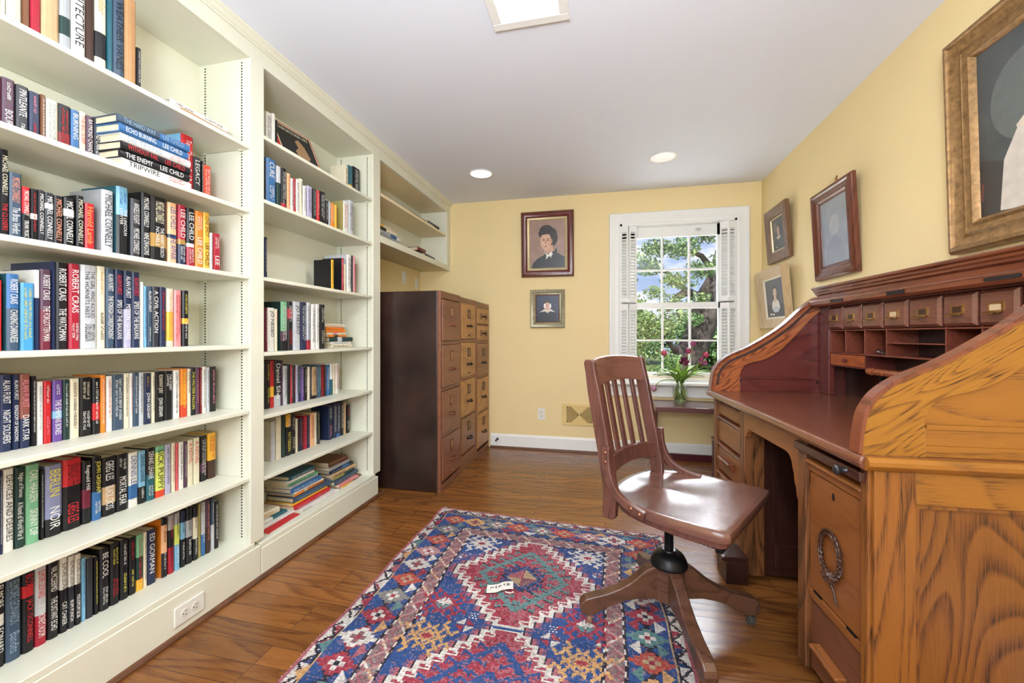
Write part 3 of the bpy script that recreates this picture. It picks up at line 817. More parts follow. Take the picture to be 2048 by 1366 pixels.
stack(2.235, -1.63, .158, [(.03, .27, .035, .008, .22, 'amber/50/brown', '-', 6), (.01, .21, .04, .014, .2, 'pink', 'r:*', 0), (-.01, .25, .015, .024, .2, 'slate', 's:*', 3), (.01, .22, .0, .018, .2, 'olive/50/darkgreen', '-', 1), (-.005, .235, .0, .022, .18, 'tan', 'k:ALL ABOUT~k:*', 0),
   (-.01, .215, -.01, .022, .18, 'navy/50/blue/30/black', 's:*', -2), (-.015, .19, -.012, .021, .17, 'grey', '-', 2), (-.015, .175, -.014, .012, .16, 'brown/50/wine', '-', 0), (-.02, .17, -.014, .018, .16, 'brown', 't:*', 1)],
   'smaller pile on the bottom shelf of the narrow bookcase', 'smaller pile, narrow bookcase bottom shelf')
stack(1.62, -1.66, .158, [(.04, .26, .095, .006, .2, 'red', 'w:*', 3), (.02, .28, .055, .010, .22, 'white', 'r:*', 1), (.0, .24, .03, .014, .22, 'white/60/teal', '-', 0), (-.005, .20, .012, .032, .22, 'cream', 'g:*', -3), (-.005, .085, .0, .018, .15, 'white', 'k:*', 0), (-.005, .07, -.01, .018, .14, 'slate', '-', 0)],
   'low pile at the divider end of the narrow bookcase bottom shelf', 'low pile beside the divider, narrow bookcase bottom shelf')
stack(2.76, -1.62, 1.806, [(.02, .29, 0, .018, .16, 'cream', '-', 2), (.015, .28, 0, .014, .16, 'silver', 'k:*', -1), (.01, .30, .005, .024, .16, 'grey', 'k:*', 1), (.0, .31, .0, .030, .17, 'silver/50/blue/30/white', 'b:*', 0), (.0, .25, -.005, .026, .15, 'black/40/cream', '-', -2), (.0, .22, -.01, .022, .15, 'amber/30/cream', '-', 2)],
   'pile at the left of the wall cabinet', 'bookcase-side pile in the wall cabinet')
stack(3.42, -1.62, 1.806, [(.03, .37, .01, .018, .2, 'cream', '-', 1), (.05, .36, .0, .022, .2, 'charcoal/30/silver', '-', 0), (.13, .38, -.005, .020, .18, 'black', 's:*', 3), (-.01, .13, .0, .03, .13, 'wine/50/brown', '-', -4)],
   'pile at the window end of the wall cabinet', 'window-side pile in the wall cabinet')
stack(3.28, -1.62, 2.108, [(.0, .26, 0, .032, .17, 'tan', '-', 2), (.02, .27, 0, .03, .16, 'brown', 't:*', -2)], 'books lying in the top of the wall cabinet', 'pair lying in the upper cabinet shelf')
stack(3.58, -1.60, 2.108, [(.0, .26, 0, .026, .17, 'charcoal', 's:*', 0), (.01, .255, 0, .022, .16, 'silver/50/black', 'k:*', 2), (.0, .25, .0, .02, .16, 'charcoal', '-', -1)], 'dark books in the top of the wall cabinet', 'dark pile by the end panel of the upper cabinet shelf')
# books showing their near cover beside shorter neighbours
def face_book(label, y, w, h, d, x, base, cols, texts, grp, rot=0):
    o = thing('book', uniq([label]), 'book', (x, y, base + .0005), 0, grp, rot=(0, 0, R(rot)))
    book_geo(o, w, h, d, [[cols, 1.0]], texts, True, 5); return o
t = face_book('tall red book with a black carousel cover turned to the room, narrow bookcase top shelf', 1.785, .012, .215, .27, -1.60, 2.032, 'red', [], 'books on the top shelf of the narrow bookcase', 0)
t.rotation_euler = (R(24), 0, R(-95))
c = MB()
c.box(-.262, -.012, .0063, .0070, .008, .207, 0); c.box(-.256, -.018, .0068, .0076, .014, .200, 1)
c.prism([(-.21, .05), (-.19, .12), (-.16, .15), (-.13, .13), (-.14, .09), (-.11, .06), (-.12, .03), (-.19, .03)], .0072, .0081, 'y', 2)
put_text(c, 'FAIRGROUND ART', (-.035, .0084, .168), (-1, 0, 0), (0, 0, 1), .205, .020, 3)
c.build('cover_picture', [mat('cover_cream', 'd9cfae', .5), bmat('black'), mat('horse_tan', '9c7a58', .5), tmat('c')], t)
# ---------------------------------------------------------------- wooden file cabinets
wd_dark = wood('dark_walnut_side', '36211a', '110a0a', axis=2, rough=.32, cross=9, along=1.2, rings=1.6, contrast=.6, pore=.3, blotch=1.0)
wd_side = mat('mottled_walnut_side', '33201a', .33, var=.75, vscale=3.2, coat=.2)
wd_red = wood('reddish_oak_drawer', '855238', '4c2a20', axis=1, rough=.36, cross=20, along=1.5, rings=3, contrast=.4, pore=.5)
wd_or = wood('orange_oak_drawer', 'b58148', '714523', axis=1, rough=.38, cross=14, along=2, rings=4, contrast=.5, pore=.4)
wd_br = wood('brown_oak_drawer', '8f5f3c', '553422', axis=1, rough=.38, cross=18, along=2, rings=3, contrast=.5, pore=.5)
copper = mat('copper_brown_metal', '8a5a45', .35, .8)
def file_cabinet(label, y0, w, front, body_m, front_m, drawers, xf=-1.12, h=1.42, pull_m=copper, base=.05):
    t = thing('file_cabinet', label, 'filing cabinet', (xf, y0, 0), 0, 'wooden file cabinets'); d = .70
    b = MB(); e = .022
    b.box(-d, -.02, 0, e, 0, h).box(-d, -.02, w - e, w, 0, h).box(-d, -.02, e, w - e, h - .03, h).box(-d, -d + .02, e, w - e, 0, h).box(-d, -.06, e, w - e, 0, .04)
    b.build('body', body_m[0], t, bevel=.008, seg=3)
    f = MB(); f.box(-.022, 0, 0, e + .003, 0, h).box(-.022, 0, w - e - .003, w, 0, h).box(-.022, 0, e, w - e, h - .052, h).box(-.022, .004, e, w - e, 0, base)
    zs = sorted([z for a in drawers for z in a[:2]])
    for i in range(len(drawers) - 1):
        lo = drawers[i + 1][1]; hi = drawers[i][0]
        if hi - lo > .004: f.box(-.022, -.001, e, w - e, lo + .002, hi - .002)
    f.build('face_frame', body_m[1], t, bevel=.003)
    for k, (z0, z1, fm, small) in enumerate(drawers):
        dr = MB().box(-.45, .008, e + .006, w - e - .006, z0, z1).build('drawer', fm, t, bevel=.004)
        c = w / 2; zt = z1 - (.045 if not small else .025)
        lw, lh = (.030, .036) if not small else (.075, .02)
        if not small:
            m = MB()
            for a in ((c - lw, c + lw, zt - 2 * lh, zt - 2 * lh + .007), (c - lw, c + lw, zt - .007, zt), (c - lw, c - lw + .007, zt - 2 * lh, zt), (c + lw - .007, c + lw, zt - 2 * lh, zt)): m.box(.008, .0115, *a)
            m.build('label_holder', pull_m, dr)
            MB().box(.0082, .0088, c - lw + .007, c + lw - .007, zt - 2 * lh + .007, zt - .007).build('label_card', mat('label_card', 'a8825c' if k != 1 else 'c9b890', .8), dr)
            zp = zt - .135
        else: zp = (z0 + z1) / 2
        m = MB(); pw = .042
        m.tube([(.008, c - pw, zp), (.022, c - pw * .9, zp - .001), (.032, c - pw * .55, zp - .004), (.036, c, zp - .006), (.032, c + pw * .55, zp - .004), (.022, c + pw * .9, zp - .001), (.008, c + pw, zp)], [.006, .005, .0055, .007, .0055, .005, .006], 8)
        m.box(.008, .0105, c - pw - .010, c - pw + .010, zp - .012, zp + .012).box(.008, .0105, c + pw - .010, c + pw + .010, zp - .012, zp + .012)
        m.build('drawer_pull', pull_m, dr, smooth=True)
        if small:
            m = MB()
            for s_ in (-1, 1): m.box(.008, .011, c + s_ * .075 - .02, c + s_ * .075 + .02, zp + .02, zp + .026).box(.008, .011, c + s_ * .075 - .02, c + s_ * .075 + .02, zp - .026, zp - .02).box(.008, .011, c + s_ * .095 - .003, c + s_ * .095 + .003, zp - .026, zp + .026)
            m.build('label_holder', pull_m, dr)
        elif k < 2 or body_m[1] is wd_red: MB().lathe([(0, .016), (.006, .015), (.008, .010), (.008, .008)], c=(0, c, z0 + .03), n=10, axis='x').build('catch', pull_m, dr, smooth=True)
    return t
D4 = lambda m, s=0: [(1.066, 1.362, m, 0), (.734, 1.036, m, 0), (.404, .706, m, 0), (.072, .376, m, 0)]
file_cabinet('dark red-brown four-drawer wooden file cabinet nearest the bookcase', 2.705, .412, None, (wd_side, wd_red), wd_red, D4(wd_red))
file_cabinet('orange oak four-drawer file cabinet in the middle of the three', 3.120, .412, None, (wd_dark, wd_br), wd_or, [(1.075, 1.365, wd_or, 0), (.76, 1.045, wd_or, 0), (.445, .735, wd_or, 0), (.14, .425, wd_br, 0)], h=1.415, pull_m=dark_metal, base=.125, xf=-1.126)
file_cabinet('file cabinet with two small upper drawers, standing in the room corner', 3.535, .405, None, (wd_dark, wd_br), wd_br, [(1.21, 1.355, wd_or, 1), (1.055, 1.195, wd_or, 1), (.735, 1.03, wd_br, 0), (.41, .71, wd_or, 0), (.08, .385, wd_or, 0)], h=1.41, pull_m=dark_metal, xf=-1.12)
t = thing('doorstop', 'small metal spring doorstop on the baseboard beside the corner cabinet', 'doorstop', (-1.03, YF - .016, .085))
MB().lathe([(0, 0), (.012, 0), (.012, -.004), (.005, -.006), (.005, -.05), (.008, -.052), (.008, -.066), (0, -.068)], n=12, axis='y').build('stop', dark_metal, t, smooth=True)

# ---------------------------------------------------------------- framed pictures
def frame_geo(t, W_, H_, prof, m, name='frame', mats2=None):
    """mitred moulding round a W x H rectangle centred on the origin, front towards -Y. prof: (inward offset, thickness)"""
    mb = MB()
    def ring(x, z, dx, dz): return [(x + dx * a, -b, z + dz * a) for a, b in prof]
    a, b = W_ / 2, H_ / 2
    mb.sweep([ring(-a, -b, 1, 1), ring(-a, b, 1, -1), ring(a, b, -1, -1), ring(a, -b, -1, 1)], closed=True)
    return mb.build(name, m, t, smooth=True)
def ell(cx_, cz_, rx, rz_, n=20, a0=0, a1=360): return [(cx_ + rx * math.cos(R(a0 + (a1 - a0) * k / n)), cz_ + rz_ * math.sin(R(a0 + (a1 - a0) * k / n))) for k in range(n if a1 - a0 == 360 else n + 1)]
def painting(t, w, h, y, layers, rough=.3, bump=.15, name='painting', coat=0.0):
    """flat picture in layers of paint, each a hair above the last; coordinates in fractions of the canvas"""
    mb = MB(); ms = []; cols = []
    mb.box(-w / 2, w / 2, y, y + .004, -h / 2, h / 2, 0); 
    for k, (col, poly) in enumerate(layers):
        key = 'paint_%s_%d' % (col, int(rough * 100))
        if k == 0: ms.append(mat(key, col, rough, bump=bump, bscale=260, var=.22, vscale=14, coat=coat)); cols.append(key); continue
        if key not in cols: cols.append(key); ms.append(mat(key, col, rough, bump=bump, bscale=260, var=.12, vscale=30, coat=coat))
        mb.prism([((a - .5) * w, (b - .5) * h) for a, b in poly], y - .00012 * k, y + .0005, 'y', cols.index(key))
    return mb.build(name, ms, t)
mahog = wood('mahogany_frame', '6a2a22', '32120f', axis=2, rough=.25, cross=30, rings=3, contrast=.5)
gilt = mat('pale_gilt', 'd6c69c', .35, .35, var=.2, vscale=70)
P1 = [('9d7f72', None), ('2c2422', ell(.48, .78, .20, .12)), ('2c2422', ell(.52, .72, .26, .14)), ('2c2422', ell(.64, .62, .16, .17)), ('3a2e2a', ell(.46, .83, .12, .06)), ('3a2e2a', ell(.60, .74, .10, .06)),
      ('c69a80', [(.44, .45), (.66, .48), (.68, .36), (.72, .28), (.50, .22), (.42, .32)]), ('d4a88c', ell(.46, .56, .155, .185)), ('d4a88c', [(.33, .50), (.38, .40), (.46, .37), (.58, .40), (.62, .52)]), ('c08a72', ell(.62, .56, .03, .05)),
      ('2c2422', [(.26, .68), (.32, .675), (.40, .70), (.52, .705), (.62, .68), (.645, .58), (.72, .60), (.72, .78), (.40, .84), (.25, .76)]), ('e0b89c', ell(.42, .52, .05, .05)), ('cf9a80', ell(.57, .50, .04, .05)),
      ('1f2327', [(.04, 0), (.08, .10), (.22, .20), (.42, .28), (.44, .34), (.50, .30), (.70, .35), (.76, .42), (.78, .32), (.90, .26), (1, .22), (1, 0)]),
      ('e6e2d8', [(.42, .34), (.52, .28), (.62, .34), (.66, .29), (.60, .22), (.66, .20), (.56, .25), (.46, .18), (.48, .26)]), ('4a3026', ell(.40, .575, .028, .010)), ('4a3026', ell(.525, .575, .030, .010)), ('3a2620', ell(.40, .605, .04, .007)), ('3a2620', ell(.53, .607, .045, .007)),
      ('b07a62', [(.445, .58), (.43, .51), (.455, .498), (.475, .505), (.46, .58)]), ('a8544a', ell(.452, .455, .04, .012)), ('1f2327', ell(.74, .12, .01, .008))]
t = thing('framed_portrait', 'portrait of a dark-haired woman in black, in a mahogany and gilt frame', 'picture', (-.535, YF - .018, 1.979), 0, 'portraits on the far wall', rot=(R(3), 0, R(0)))
frame_geo(t, .505, .622, [(0, .001), (0, .022), (.012, .040), (.03, .044), (.05, .036), (.058, .026), (.062, .026), (.062, .008)], mahog)
frame_geo(t, .384, .502, [(0, .006), (0, .026), (.006, .030), (.014, .026), (.024, .018), (.028, .008)], gilt, 'gilt_slip')
painting(t, .335, .453, -.014, P1)
P2 = [('2a3550', None), ('1d2433', [(0, 0), (.1, .3), (.25, .42), (.5, .45), (.75, .42), (.9, .3), (1, 0)]), ('e2d8cc', [(.15, .36), (.32, .46), (.42, .50), (.58, .50), (.68, .46), (.85, .36), (.62, .40), (.5, .33), (.38, .40)]),
      ('d9a896', [(.43, .44), (.57, .44), (.56, .56), (.44, .56)]), ('3a2a22', ell(.5, .66, .155, .13)), ('dcae9a', ell(.5, .62, .10, .12)), ('ece4da', ell(.38, .60, .05, .10)), ('ece4da', ell(.62, .60, .05, .10)),
      ('3a2a22', ell(.46, .635, .02, .010)), ('3a2a22', ell(.54, .635, .02, .010)), ('a85a50', ell(.5, .56, .03, .010)), ('c08a78', ell(.5, .60, .012, .025))]
t = thing('framed_portrait', 'small portrait of a woman in a white shawl collar, in a silvered frame', 'picture', (-.533, YF - .011, 1.362), 0, 'portraits on the far wall', rot=(R(3), 0, 0))
frame_geo(t, .327, .362, [(0, .001), (0, .030), (.008, .036), (.022, .030), (.034, .020), (.044, .024), (.052, .018), (.056, .006)], mat('worn_silver_gilt', 'aca78c', .4, .4, var=.35, vscale=60))
frame_geo(t, .232, .268, [(0, .01), (0, .020), (.006, .022), (.010, .010)], wood('slip_wood', '8a5a38', '50301c', axis=2))
painting(t, .215, .25, -.013, P2)
MB().tube([(0, -.012, .18), (-.006, -.012, .188), (0, -.012, .195), (.006, -.012, .188), (0, -.012, .18)], .0012, 6).build('hanging_ring', dark_metal, t)

def on_right(name, label, y, z, tilt, hh):   # local -Y of the frame faces the room (-X)
    return thing(name, label, 'picture', (XR - .0015 - math.sin(R(tilt)) * hh / 2, y, z), 0, 'pictures on the right wall', rot=(R(tilt), 0, R(-90)))
dk = '2f2f30'
P3 = [('2f3030', None), ('6e5f48', [(.12, .55), (.28, .62), (.30, .90), (.16, .86)]), ('1d1d1e', [(.1, 0), (.18, .3), (.35, .42), (.6, .42), (.8, .3), (.88, 0)]), ('b9ae9c', [(.32, .40), (.48, .46), (.66, .40), (.58, .36), (.48, .33), (.38, .36)]),
      ('b08e74', [(.42, .42), (.55, .42), (.55, .55), (.43, .55)]), ('241c18', ell(.49, .66, .14, .14)), ('c2a088', ell(.48, .63, .095, .12)), ('d8d0c4', ell(.3, .10, .03, .02)), ('3a2a22', ell(.45, .65, .018, .008)), ('3a2a22', ell(.52, .65, .018, .008)), ('8a4a42', ell(.485, .565, .03, .009))]
t = on_right('framed_portrait', 'small dark portrait in a plain brown frame, above the pale-framed one', 3.53, 1.885, 4, .415)
frame_geo(t, .40, .415, [(0, .001), (0, .030), (.02, .034), (.075, .024), (.082, .014), (.082, .004)], wood('plain_brown_frame', '7d5b40', '3f2a1c', axis=2, rough=.3))
frame_geo(t, .242, .258, [(0, .008), (0, .018), (.007, .018), (.010, .008)], gilt, 'gilt_slip')
painting(t, .225, .242, -.009, P3, rough=.25, coat=.5)
P4 = [('3d4046', None), ('24262a', [(.0, 0), (0, .35), (.3, .30), (.7, .35), (1, .3), (1, 0)]), ('23201f', ell(.5, .67, .15, .17)), ('23201f', [(.36, .66), (.32, .40), (.68, .40), (.64, .66)]), ('d8d2c4', [(.28, .25), (.34, .42), (.5, .5), (.66, .42), (.72, .25), (.6, .18), (.4, .18)]),
      ('c4a58c', [(.42, .40), (.58, .40), (.56, .56), (.44, .56)]), ('c9ab92', ell(.5, .64, .095, .125)), ('b8bcc4', [(.3, .2), (.5, .3), (.72, .22), (.6, .13), (.42, .12)]), ('ddd6c8', ell(.2, .08, .05, .025)), ('ddd6c8', ell(.34, .07, .05, .025)), ('3a2a22', ell(.465, .66, .018, .007)), ('3a2a22', ell(.54, .66, .018, .007)), ('8a4a42', ell(.5, .575, .03, .009))]
t = on_right('framed_portrait', 'small portrait of a pale figure in a sloping cream frame, behind the desk', 3.57, 1.395, 5, .46)
frame_geo(t, .52, .46, [(0, .001), (0, .050), (.006, .054), (.03, .045), (.07, .020), (.076, .020), (.076, .006)], wood('pale_oak_frame', 'c6ad86', '8a6c48', axis=2, rough=.4, contrast=.4))
frame_geo(t, .378, .318, [(0, .010), (0, .022), (.010, .022), (.016, .010)], mat('cream_slip', 'ddd6c0', .4), 'cream_slip')
painting(t, .35, .29, -.012, P4, rough=.25, coat=.5)
P5 = [('8a9198', None), ('a3a4a2', ell(.5, .6, .2, .16)), ('7d8288', [(.15, 0), (.25, .35), (.5, .45), (.75, .35), (.85, 0)])]  # pale tones paint in the window glare over the picture
t = on_right('framed_picture', 'glare-painted pale blue-grey picture in a stepped red-brown frame hung from a brass hook', 2.743, 1.712, 3, .535)
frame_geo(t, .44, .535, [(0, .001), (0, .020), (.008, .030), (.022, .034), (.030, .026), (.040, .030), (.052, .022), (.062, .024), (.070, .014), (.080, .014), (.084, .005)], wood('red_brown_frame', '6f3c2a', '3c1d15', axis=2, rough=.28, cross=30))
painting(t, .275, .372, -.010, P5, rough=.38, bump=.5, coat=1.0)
t2 = thing('picture_hook', 'small brass hook above the stepped red-brown frame', 'hook', (XR, 2.77, 2.01))
MB().box(-.003, 0, -.006, .006, -.01, .03).tube([(-.003, 0, .02), (-.010, 0, .012), (-.010, 0, -.004), (-.004, 0, -.012)], .002, 6).tube([(-.008, 0, -.002), (-.012, 0, -.02), (-.012, .004, -.032), (-.012, 0, -.02)], .0015, 6).build('hook', brass, t2, smooth=True)
P6 = [('3b4446', None), ('5a6260', ell(.42, .62, .3, .25)), ('2c2c2e', [(0, 0), (0, .36), (.2, .30), (.5, .2), (1, .3), (1, 0)]), ('2a211d', ell(.60, .80, .12, .13)), ('d3b49c', [(.52, .52), (.68, .52), (.66, .74), (.54, .74)]), ('d8b9a0', ell(.60, .77, .085, .11)),
      ('d9cbb6', [(.32, .46), (.52, .58), (.70, .58), (.90, .46), (.84, .30), (.40, .30)]), ('cfc6bc', [(.18, .02), (.22, .30), (.34, .46), (.42, .40), (.46, .10), (.40, 0)]), ('ddd4ca', [(.38, 0), (.40, .36), (.60, .46), (.84, .38), (.96, 0)]), ('b9a9b4', [(.46, .05), (.52, .25), (.56, .05)]), ('6b3a36', [(.02, .12), (.035, .22), (.05, .2), (.035, .1)]), ('3a2a22', ell(.57, .79, .018, .006)), ('3a2a22', ell(.63, .79, .018, .006)), ('9a4e46', ell(.60, .715, .03, .008))]  # the small dull-red sliver at lower left is a painted reflection
t = on_right('framed_portrait', 'large oil portrait in a wide worn gilt frame, hung over the roll-top desk', 1.585, 1.812, 1.5, .80)
oldgold = mat('worn_antique_gilt', '96744a', .42, .45, bump=.5, bscale=60, var=.45, vscale=45)
frame_geo(t, .66, .80, [(0, .001), (0, .026), (.010, .040), (.022, .042), (.030, .030), (.055, .020), (.068, .026), (.074, .022), (.088, .020), (.098, .026), (.108, .016), (.114, .005)], oldgold)
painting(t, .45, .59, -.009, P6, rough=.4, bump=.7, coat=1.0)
t = thing('framed_print', 'small pale blue-edged frame on the wall, mostly hidden behind the desk top', 'picture', (XR, 2.905, 1.29), 0, 'pictures on the right wall', rot=(0, 0, R(-90)))
frame_geo(t, .12, .19, [(0, .001), (0, .016), (.004, .018), (.018, .014), (.020, .004)], mat('pale_blue_frame', '8f9ba6', .3))
painting(t, .085, .155, -.006, [('4d5a66', None), ('9fb0bf', [(.1, .1), (.9, .1), (.9, .6), (.5, .8), (.1, .6)])])

# ---------------------------------------------------------------- bench under the window, low table, vase and tulips
bench_m = wood('dark_bench_wood', '6b4a48', '3a2426', axis=0, rough=.16, cross=16, rings=3, contrast=.3, pore=.3)
t = thing('bench', 'long dark narrow bench standing under the window', 'bench', (.40, 3.5, 0))
MB().box(0, .86, 0, .40, .488, .53).build('top', bench_m, t, bevel=.005)
for x in (.02, .80):
    for y in (.30, .36): 
        if y == .36: MB().box(x, x + .04, y - .0, y + .03, 0, .488).build('leg', bench_m, t, bevel=.003)
MB().box(.0, .86, .385, .41, 0, .055).build('stretcher', mat('dark_red_rail', '4a1c22', .35), t, bevel=.003)
t = thing('low_table', 'low dark table with glossy top between the bench and the desk', 'table', (.81, 2.98, 0))
MB().box(0, .40, 0, .50, .30, .32).build('top', bench_m, t, bevel=.004)
for x in (.004, .36):
    for y in (.004, .462): MB().box(x, x + .034, y, y + .034, 0, .30).build('leg', bench_m, t, bevel=.002)
MB().box(.01, .39, .01, .49, .255, .30).box(.03, .37, .03, .47, .02, .035).build('recess_shade', black, t)  # black boxes put in for the shade of the open recess

VX, VY, VZ = .626, 3.735, .53
t = thing('glass_vase', 'clear glass vase with water on the dark window bench', 'vase', (VX, VY, VZ))
vp = [(.0, .002), (.046, .002), (.050, .006), (.044, .016), (.047, .03), (.056, .055), (.060, .08), (.056, .115), (.044, .145), (.037, .165), (.040, .185), (.050, .205)]
MB().lathe(vp + [(r_ - .003, z) for r_, z in vp[::-1][:-3]] + [(.042, .014), (0, .014)], n=36).build('vase_body', mat('vase_glass', 'eef6ee', .02, trans=1.0, ior=1.45), t, smooth=True)
MB().lathe([(0, .0145), (.0405, .0145), (.0435, .03), (.0525, .055), (.0562, .08), (.0525, .115), (.046, .13), (0, .13)], n=32).build('water', mat('green_tinted_water', 'dfeebc', .0, trans=1.0, ior=1.33), t, smooth=True)
stem_m = mat('tulip_stem_green', '7f9c2f', .4, var=.2, vscale=30); leaf_m = mat('tulip_leaf_green', '86ad45', .4, var=.3, vscale=20)
for i, (px, pz, dy, lab, c, up) in enumerate((
    (.514, .928, .03, 'tulip leaning to the left over the vase, tall stem', 'b5485e', (-.4, 0, .9)), (.690, .947, .0, 'upright tulip near the middle of the bunch', '9c3a62', (.1, 0, 1)), (.737, 1.007, .05, 'tallest purple-red tulip at the top of the bunch', '8e4468', (.2, 0, 1)),
    (.816, .919, .0, 'rosy tulip high on the right of the bunch', 'b0405e', (.5, 0, .8)), (.642, .875, -.07, 'dark open tulip facing the room at the centre of the bunch', '6e2a4a', (0, -.9, .35)), (.777, .864, -.04, 'wide open purple tulip below the rosy one', '93446a', (.3, -.6, .6)),
    (.880, .836, .03, 'drooping faded tulip with hanging petals beside the desk', '8a4a66', (.9, 0, -.3)), (.425, .672, -.02, 'tulip hanging down beside the chair back', 'b9849c', (-.5, 0, -.8)))):
    o = thing('tulip', lab, 'flower', (VX, VY, VZ), 0, 'tulips in the glass vase')
    hx, hz = px - VX, pz - VZ; bxs, bys = (-.25 * hx, -.02 + .004 * i)
    bxs = max(-.03, min(.03, bxs))
    base = Vector((bxs, bys, .03)); neck = Vector((max(-.025, min(.025, hx * .18)), dy * .2, .19)); head = Vector((hx, dy, hz)); u = Vector(up).normalized()
    p3 = head - u * .05
    pts = []
    for k in range(15):
        s_ = k / 14; a = (1 - s_) ** 3; b_ = 3 * s_ * (1 - s_) ** 2; c_ = 3 * s_ * s_ * (1 - s_); d_ = s_ ** 3
        pts.append(base * a + neck * b_ * 1.0 + (p3 + Vector((0, 0, .02))) * c_ + head * d_)
    # keep the stem inside the neck of the vase
    pts = [base.lerp(neck, k / 4) for k in range(4)] + [neck * ((1 - s_) ** 2) + (head - u * .09) * (2 * s_ * (1 - s_)) + head * s_ ** 2 for s_ in [k / 12 for k in range(13)]]
    MB().tube(pts, .0032, 7).build('stem', stem_m, o, smooth=True)
    m = MB(); q = u.to_track_quat('Z', 'Y').to_matrix().to_4x4(); T = Matrix.Translation(head) @ q
    opened = i in (4, 5); n_ = 6
    for k in range(n_):
        a = 2 * math.pi * k / n_ + (.5 if k % 2 else 0) * .2; rr = 1.0 if k % 2 else .9
        rings = []
        for z, r_, wv in ((0, .004, .006), (.012, .018, .013), (.028, .021 if not opened else .030, .016), (.042, .016 if not opened else .038, .013), (.052, .009 if not opened else .042, .003)):
            ca, sa = math.cos(a), math.sin(a)
            rings.append([(rr * (r_ * ca - s_ * wv * sa) , rr * (r_ * sa + s_ * wv * ca), z) for s_ in (-1, -.5, .5, 1)])
        vs = [v for g2 in rings for v in g2]; fs = [(r2 * 4 + j, r2 * 4 + j + 1, (r2 + 1) * 4 + j + 1, (r2 + 1) * 4 + j) for r2 in range(4) for j in range(3)]
        m.add(vs, fs, 0, T)
    bl = m.build('bloom', mat('petal_' + c, c, .45, var=.2, vscale=60), o, smooth=True)
    so = bl.modifiers.new('thick', 'SOLIDIFY'); so.thickness = .0012
    if opened: MB().lathe([(0, .026), (.003, .024), (.004, .004), (0, .002)], n=8, T=T).build('pistil', mat('yellow_pistil', 'd8cf6a', .6), o, smooth=True)
    m = MB()
    for j in range(4):
        a = R(i * 77 + j * 131) ; L_ = .17 + .05 * ((i * 3 + j) % 3); d0 = Vector((math.cos(a), math.sin(a) * .7, 0)); bend = .35 + .5 * ((i + j) % 3) / 2
        side = Vector((-d0.y, d0.x, 0)); lp = neck * .9 + d0 * .004; rows_ = []
        for k in range(9):
            s_ = k / 8; p = lp + Vector((0, 0, 1)) * L_ * (s_ - bend * s_ * s_ * .8) + d0 * L_ * (s_ ** 1.5) * (.35 + bend); w_ = .021 * math.sin(math.pi * min(1, .12 + s_ * .88)) + .001
            if k == 0: w_ = .003
            if k == 1: w_ = .006
            rows_.append([p - side * w_ + Vector((0, 0, .004)) * (s_ > .1), p, p + side * w_ + Vector((0, 0, .004)) * (s_ > .1)])
        vs = [v for r2 in rows_ for v in r2]; fs = [(r2 * 3 + j2, r2 * 3 + j2 + 1, (r2 + 1) * 3 + j2 + 1, (r2 + 1) * 3 + j2) for r2 in range(8) for j2 in range(2)]
        m.add(vs, fs)
    lf = m.build('leaves', leaf_m, o, smooth=True); so = lf.modifiers.new('thick', 'SOLIDIFY'); so.thickness = .001
# ---------------------------------------------------------------- roll-top desk (local x: depth from the front edge, y: length away from the camera)
gold_s = wood('golden_oak_slanted', '96651f', '432610', axis=0, rough=.3, cross=44, along=4.2, rings=8, contrast=.85, pore=.6, mid='8a591e', tilt=30)
gold_x = wood('golden_oak_rail', '945f20', '462711', axis=0, rough=.3, cross=26, along=2.2, rings=4, contrast=.7, pore=.4, mid='895720')
gold_z = wood('golden_oak_post', '8a5520', '381f0e', axis=2, rough=.33, cross=30, along=1.6, rings=5, contrast=.85, pore=.4, mid='7c4a20')
gold_p = wood('golden_oak_panel', '7f4e1e', '351c0d', axis=2, rough=.35, cross=13, along=1.7, rings=11, contrast=.85, pore=.3, mid='673b1c')
red_y = wood('red_oak_long', '7a4029', '381913', axis=1, rough=.24, cross=26, along=1.3, rings=4, contrast=.6, pore=.4, mid='623020', coat=.4)
top_m = wood('desk_surface_oak', '74432f', '3a201a', axis=1, rough=.24, cross=22, along=1.1, rings=3, contrast=.45, pore=.45, mid='5f3628', coat=.6)
red_s = wood('red_oak_slanted', 'a45f34', '45201a', axis=0, rough=.26, cross=50, along=4, rings=8, contrast=.8, pore=.6, mid='80452a', tilt=30)
red_p = wood('red_oak_panel', '66302a', '2e1312', axis=0, rough=.28, cross=18, along=2, rings=5, contrast=.6, pore=.3, mid='542622')
mid_y = wood('brown_oak_front', '8a5328', '4d2b16', axis=1, rough=.34, cross=34, along=2, rings=3, contrast=.35, pore=.55, mid='774522')
mid_z = wood('brown_oak_post', '7a4c2a', '2c190c', axis=2, rough=.34, cross=34, along=2, rings=5, contrast=.8, pore=.45, mid='5c381e')
dark_w = wood('dark_oak_interior', '3c2019', '180c0b', axis=2, rough=.3, cross=26, along=1.6, rings=3, contrast=.5, pore=.4)
DL = 1.34
desk = thing('roll_top_desk', 'large golden and red-brown oak roll-top desk with the tambour rolled up', 'desk', (.627, 1.20, 0), R(2.75))
Z = .80
nose = [(.012, Z - .036), (.004, Z - .030), (0, Z - .020), (.001, Z - .008), (.008, Z - .001), (.016, Z)]
MB().prism(nose + [(.685, Z), (.685, Z - .036)], .006, DL - .006, 'y').build('desktop', top_m, desk, bevel=.006, seg=3)
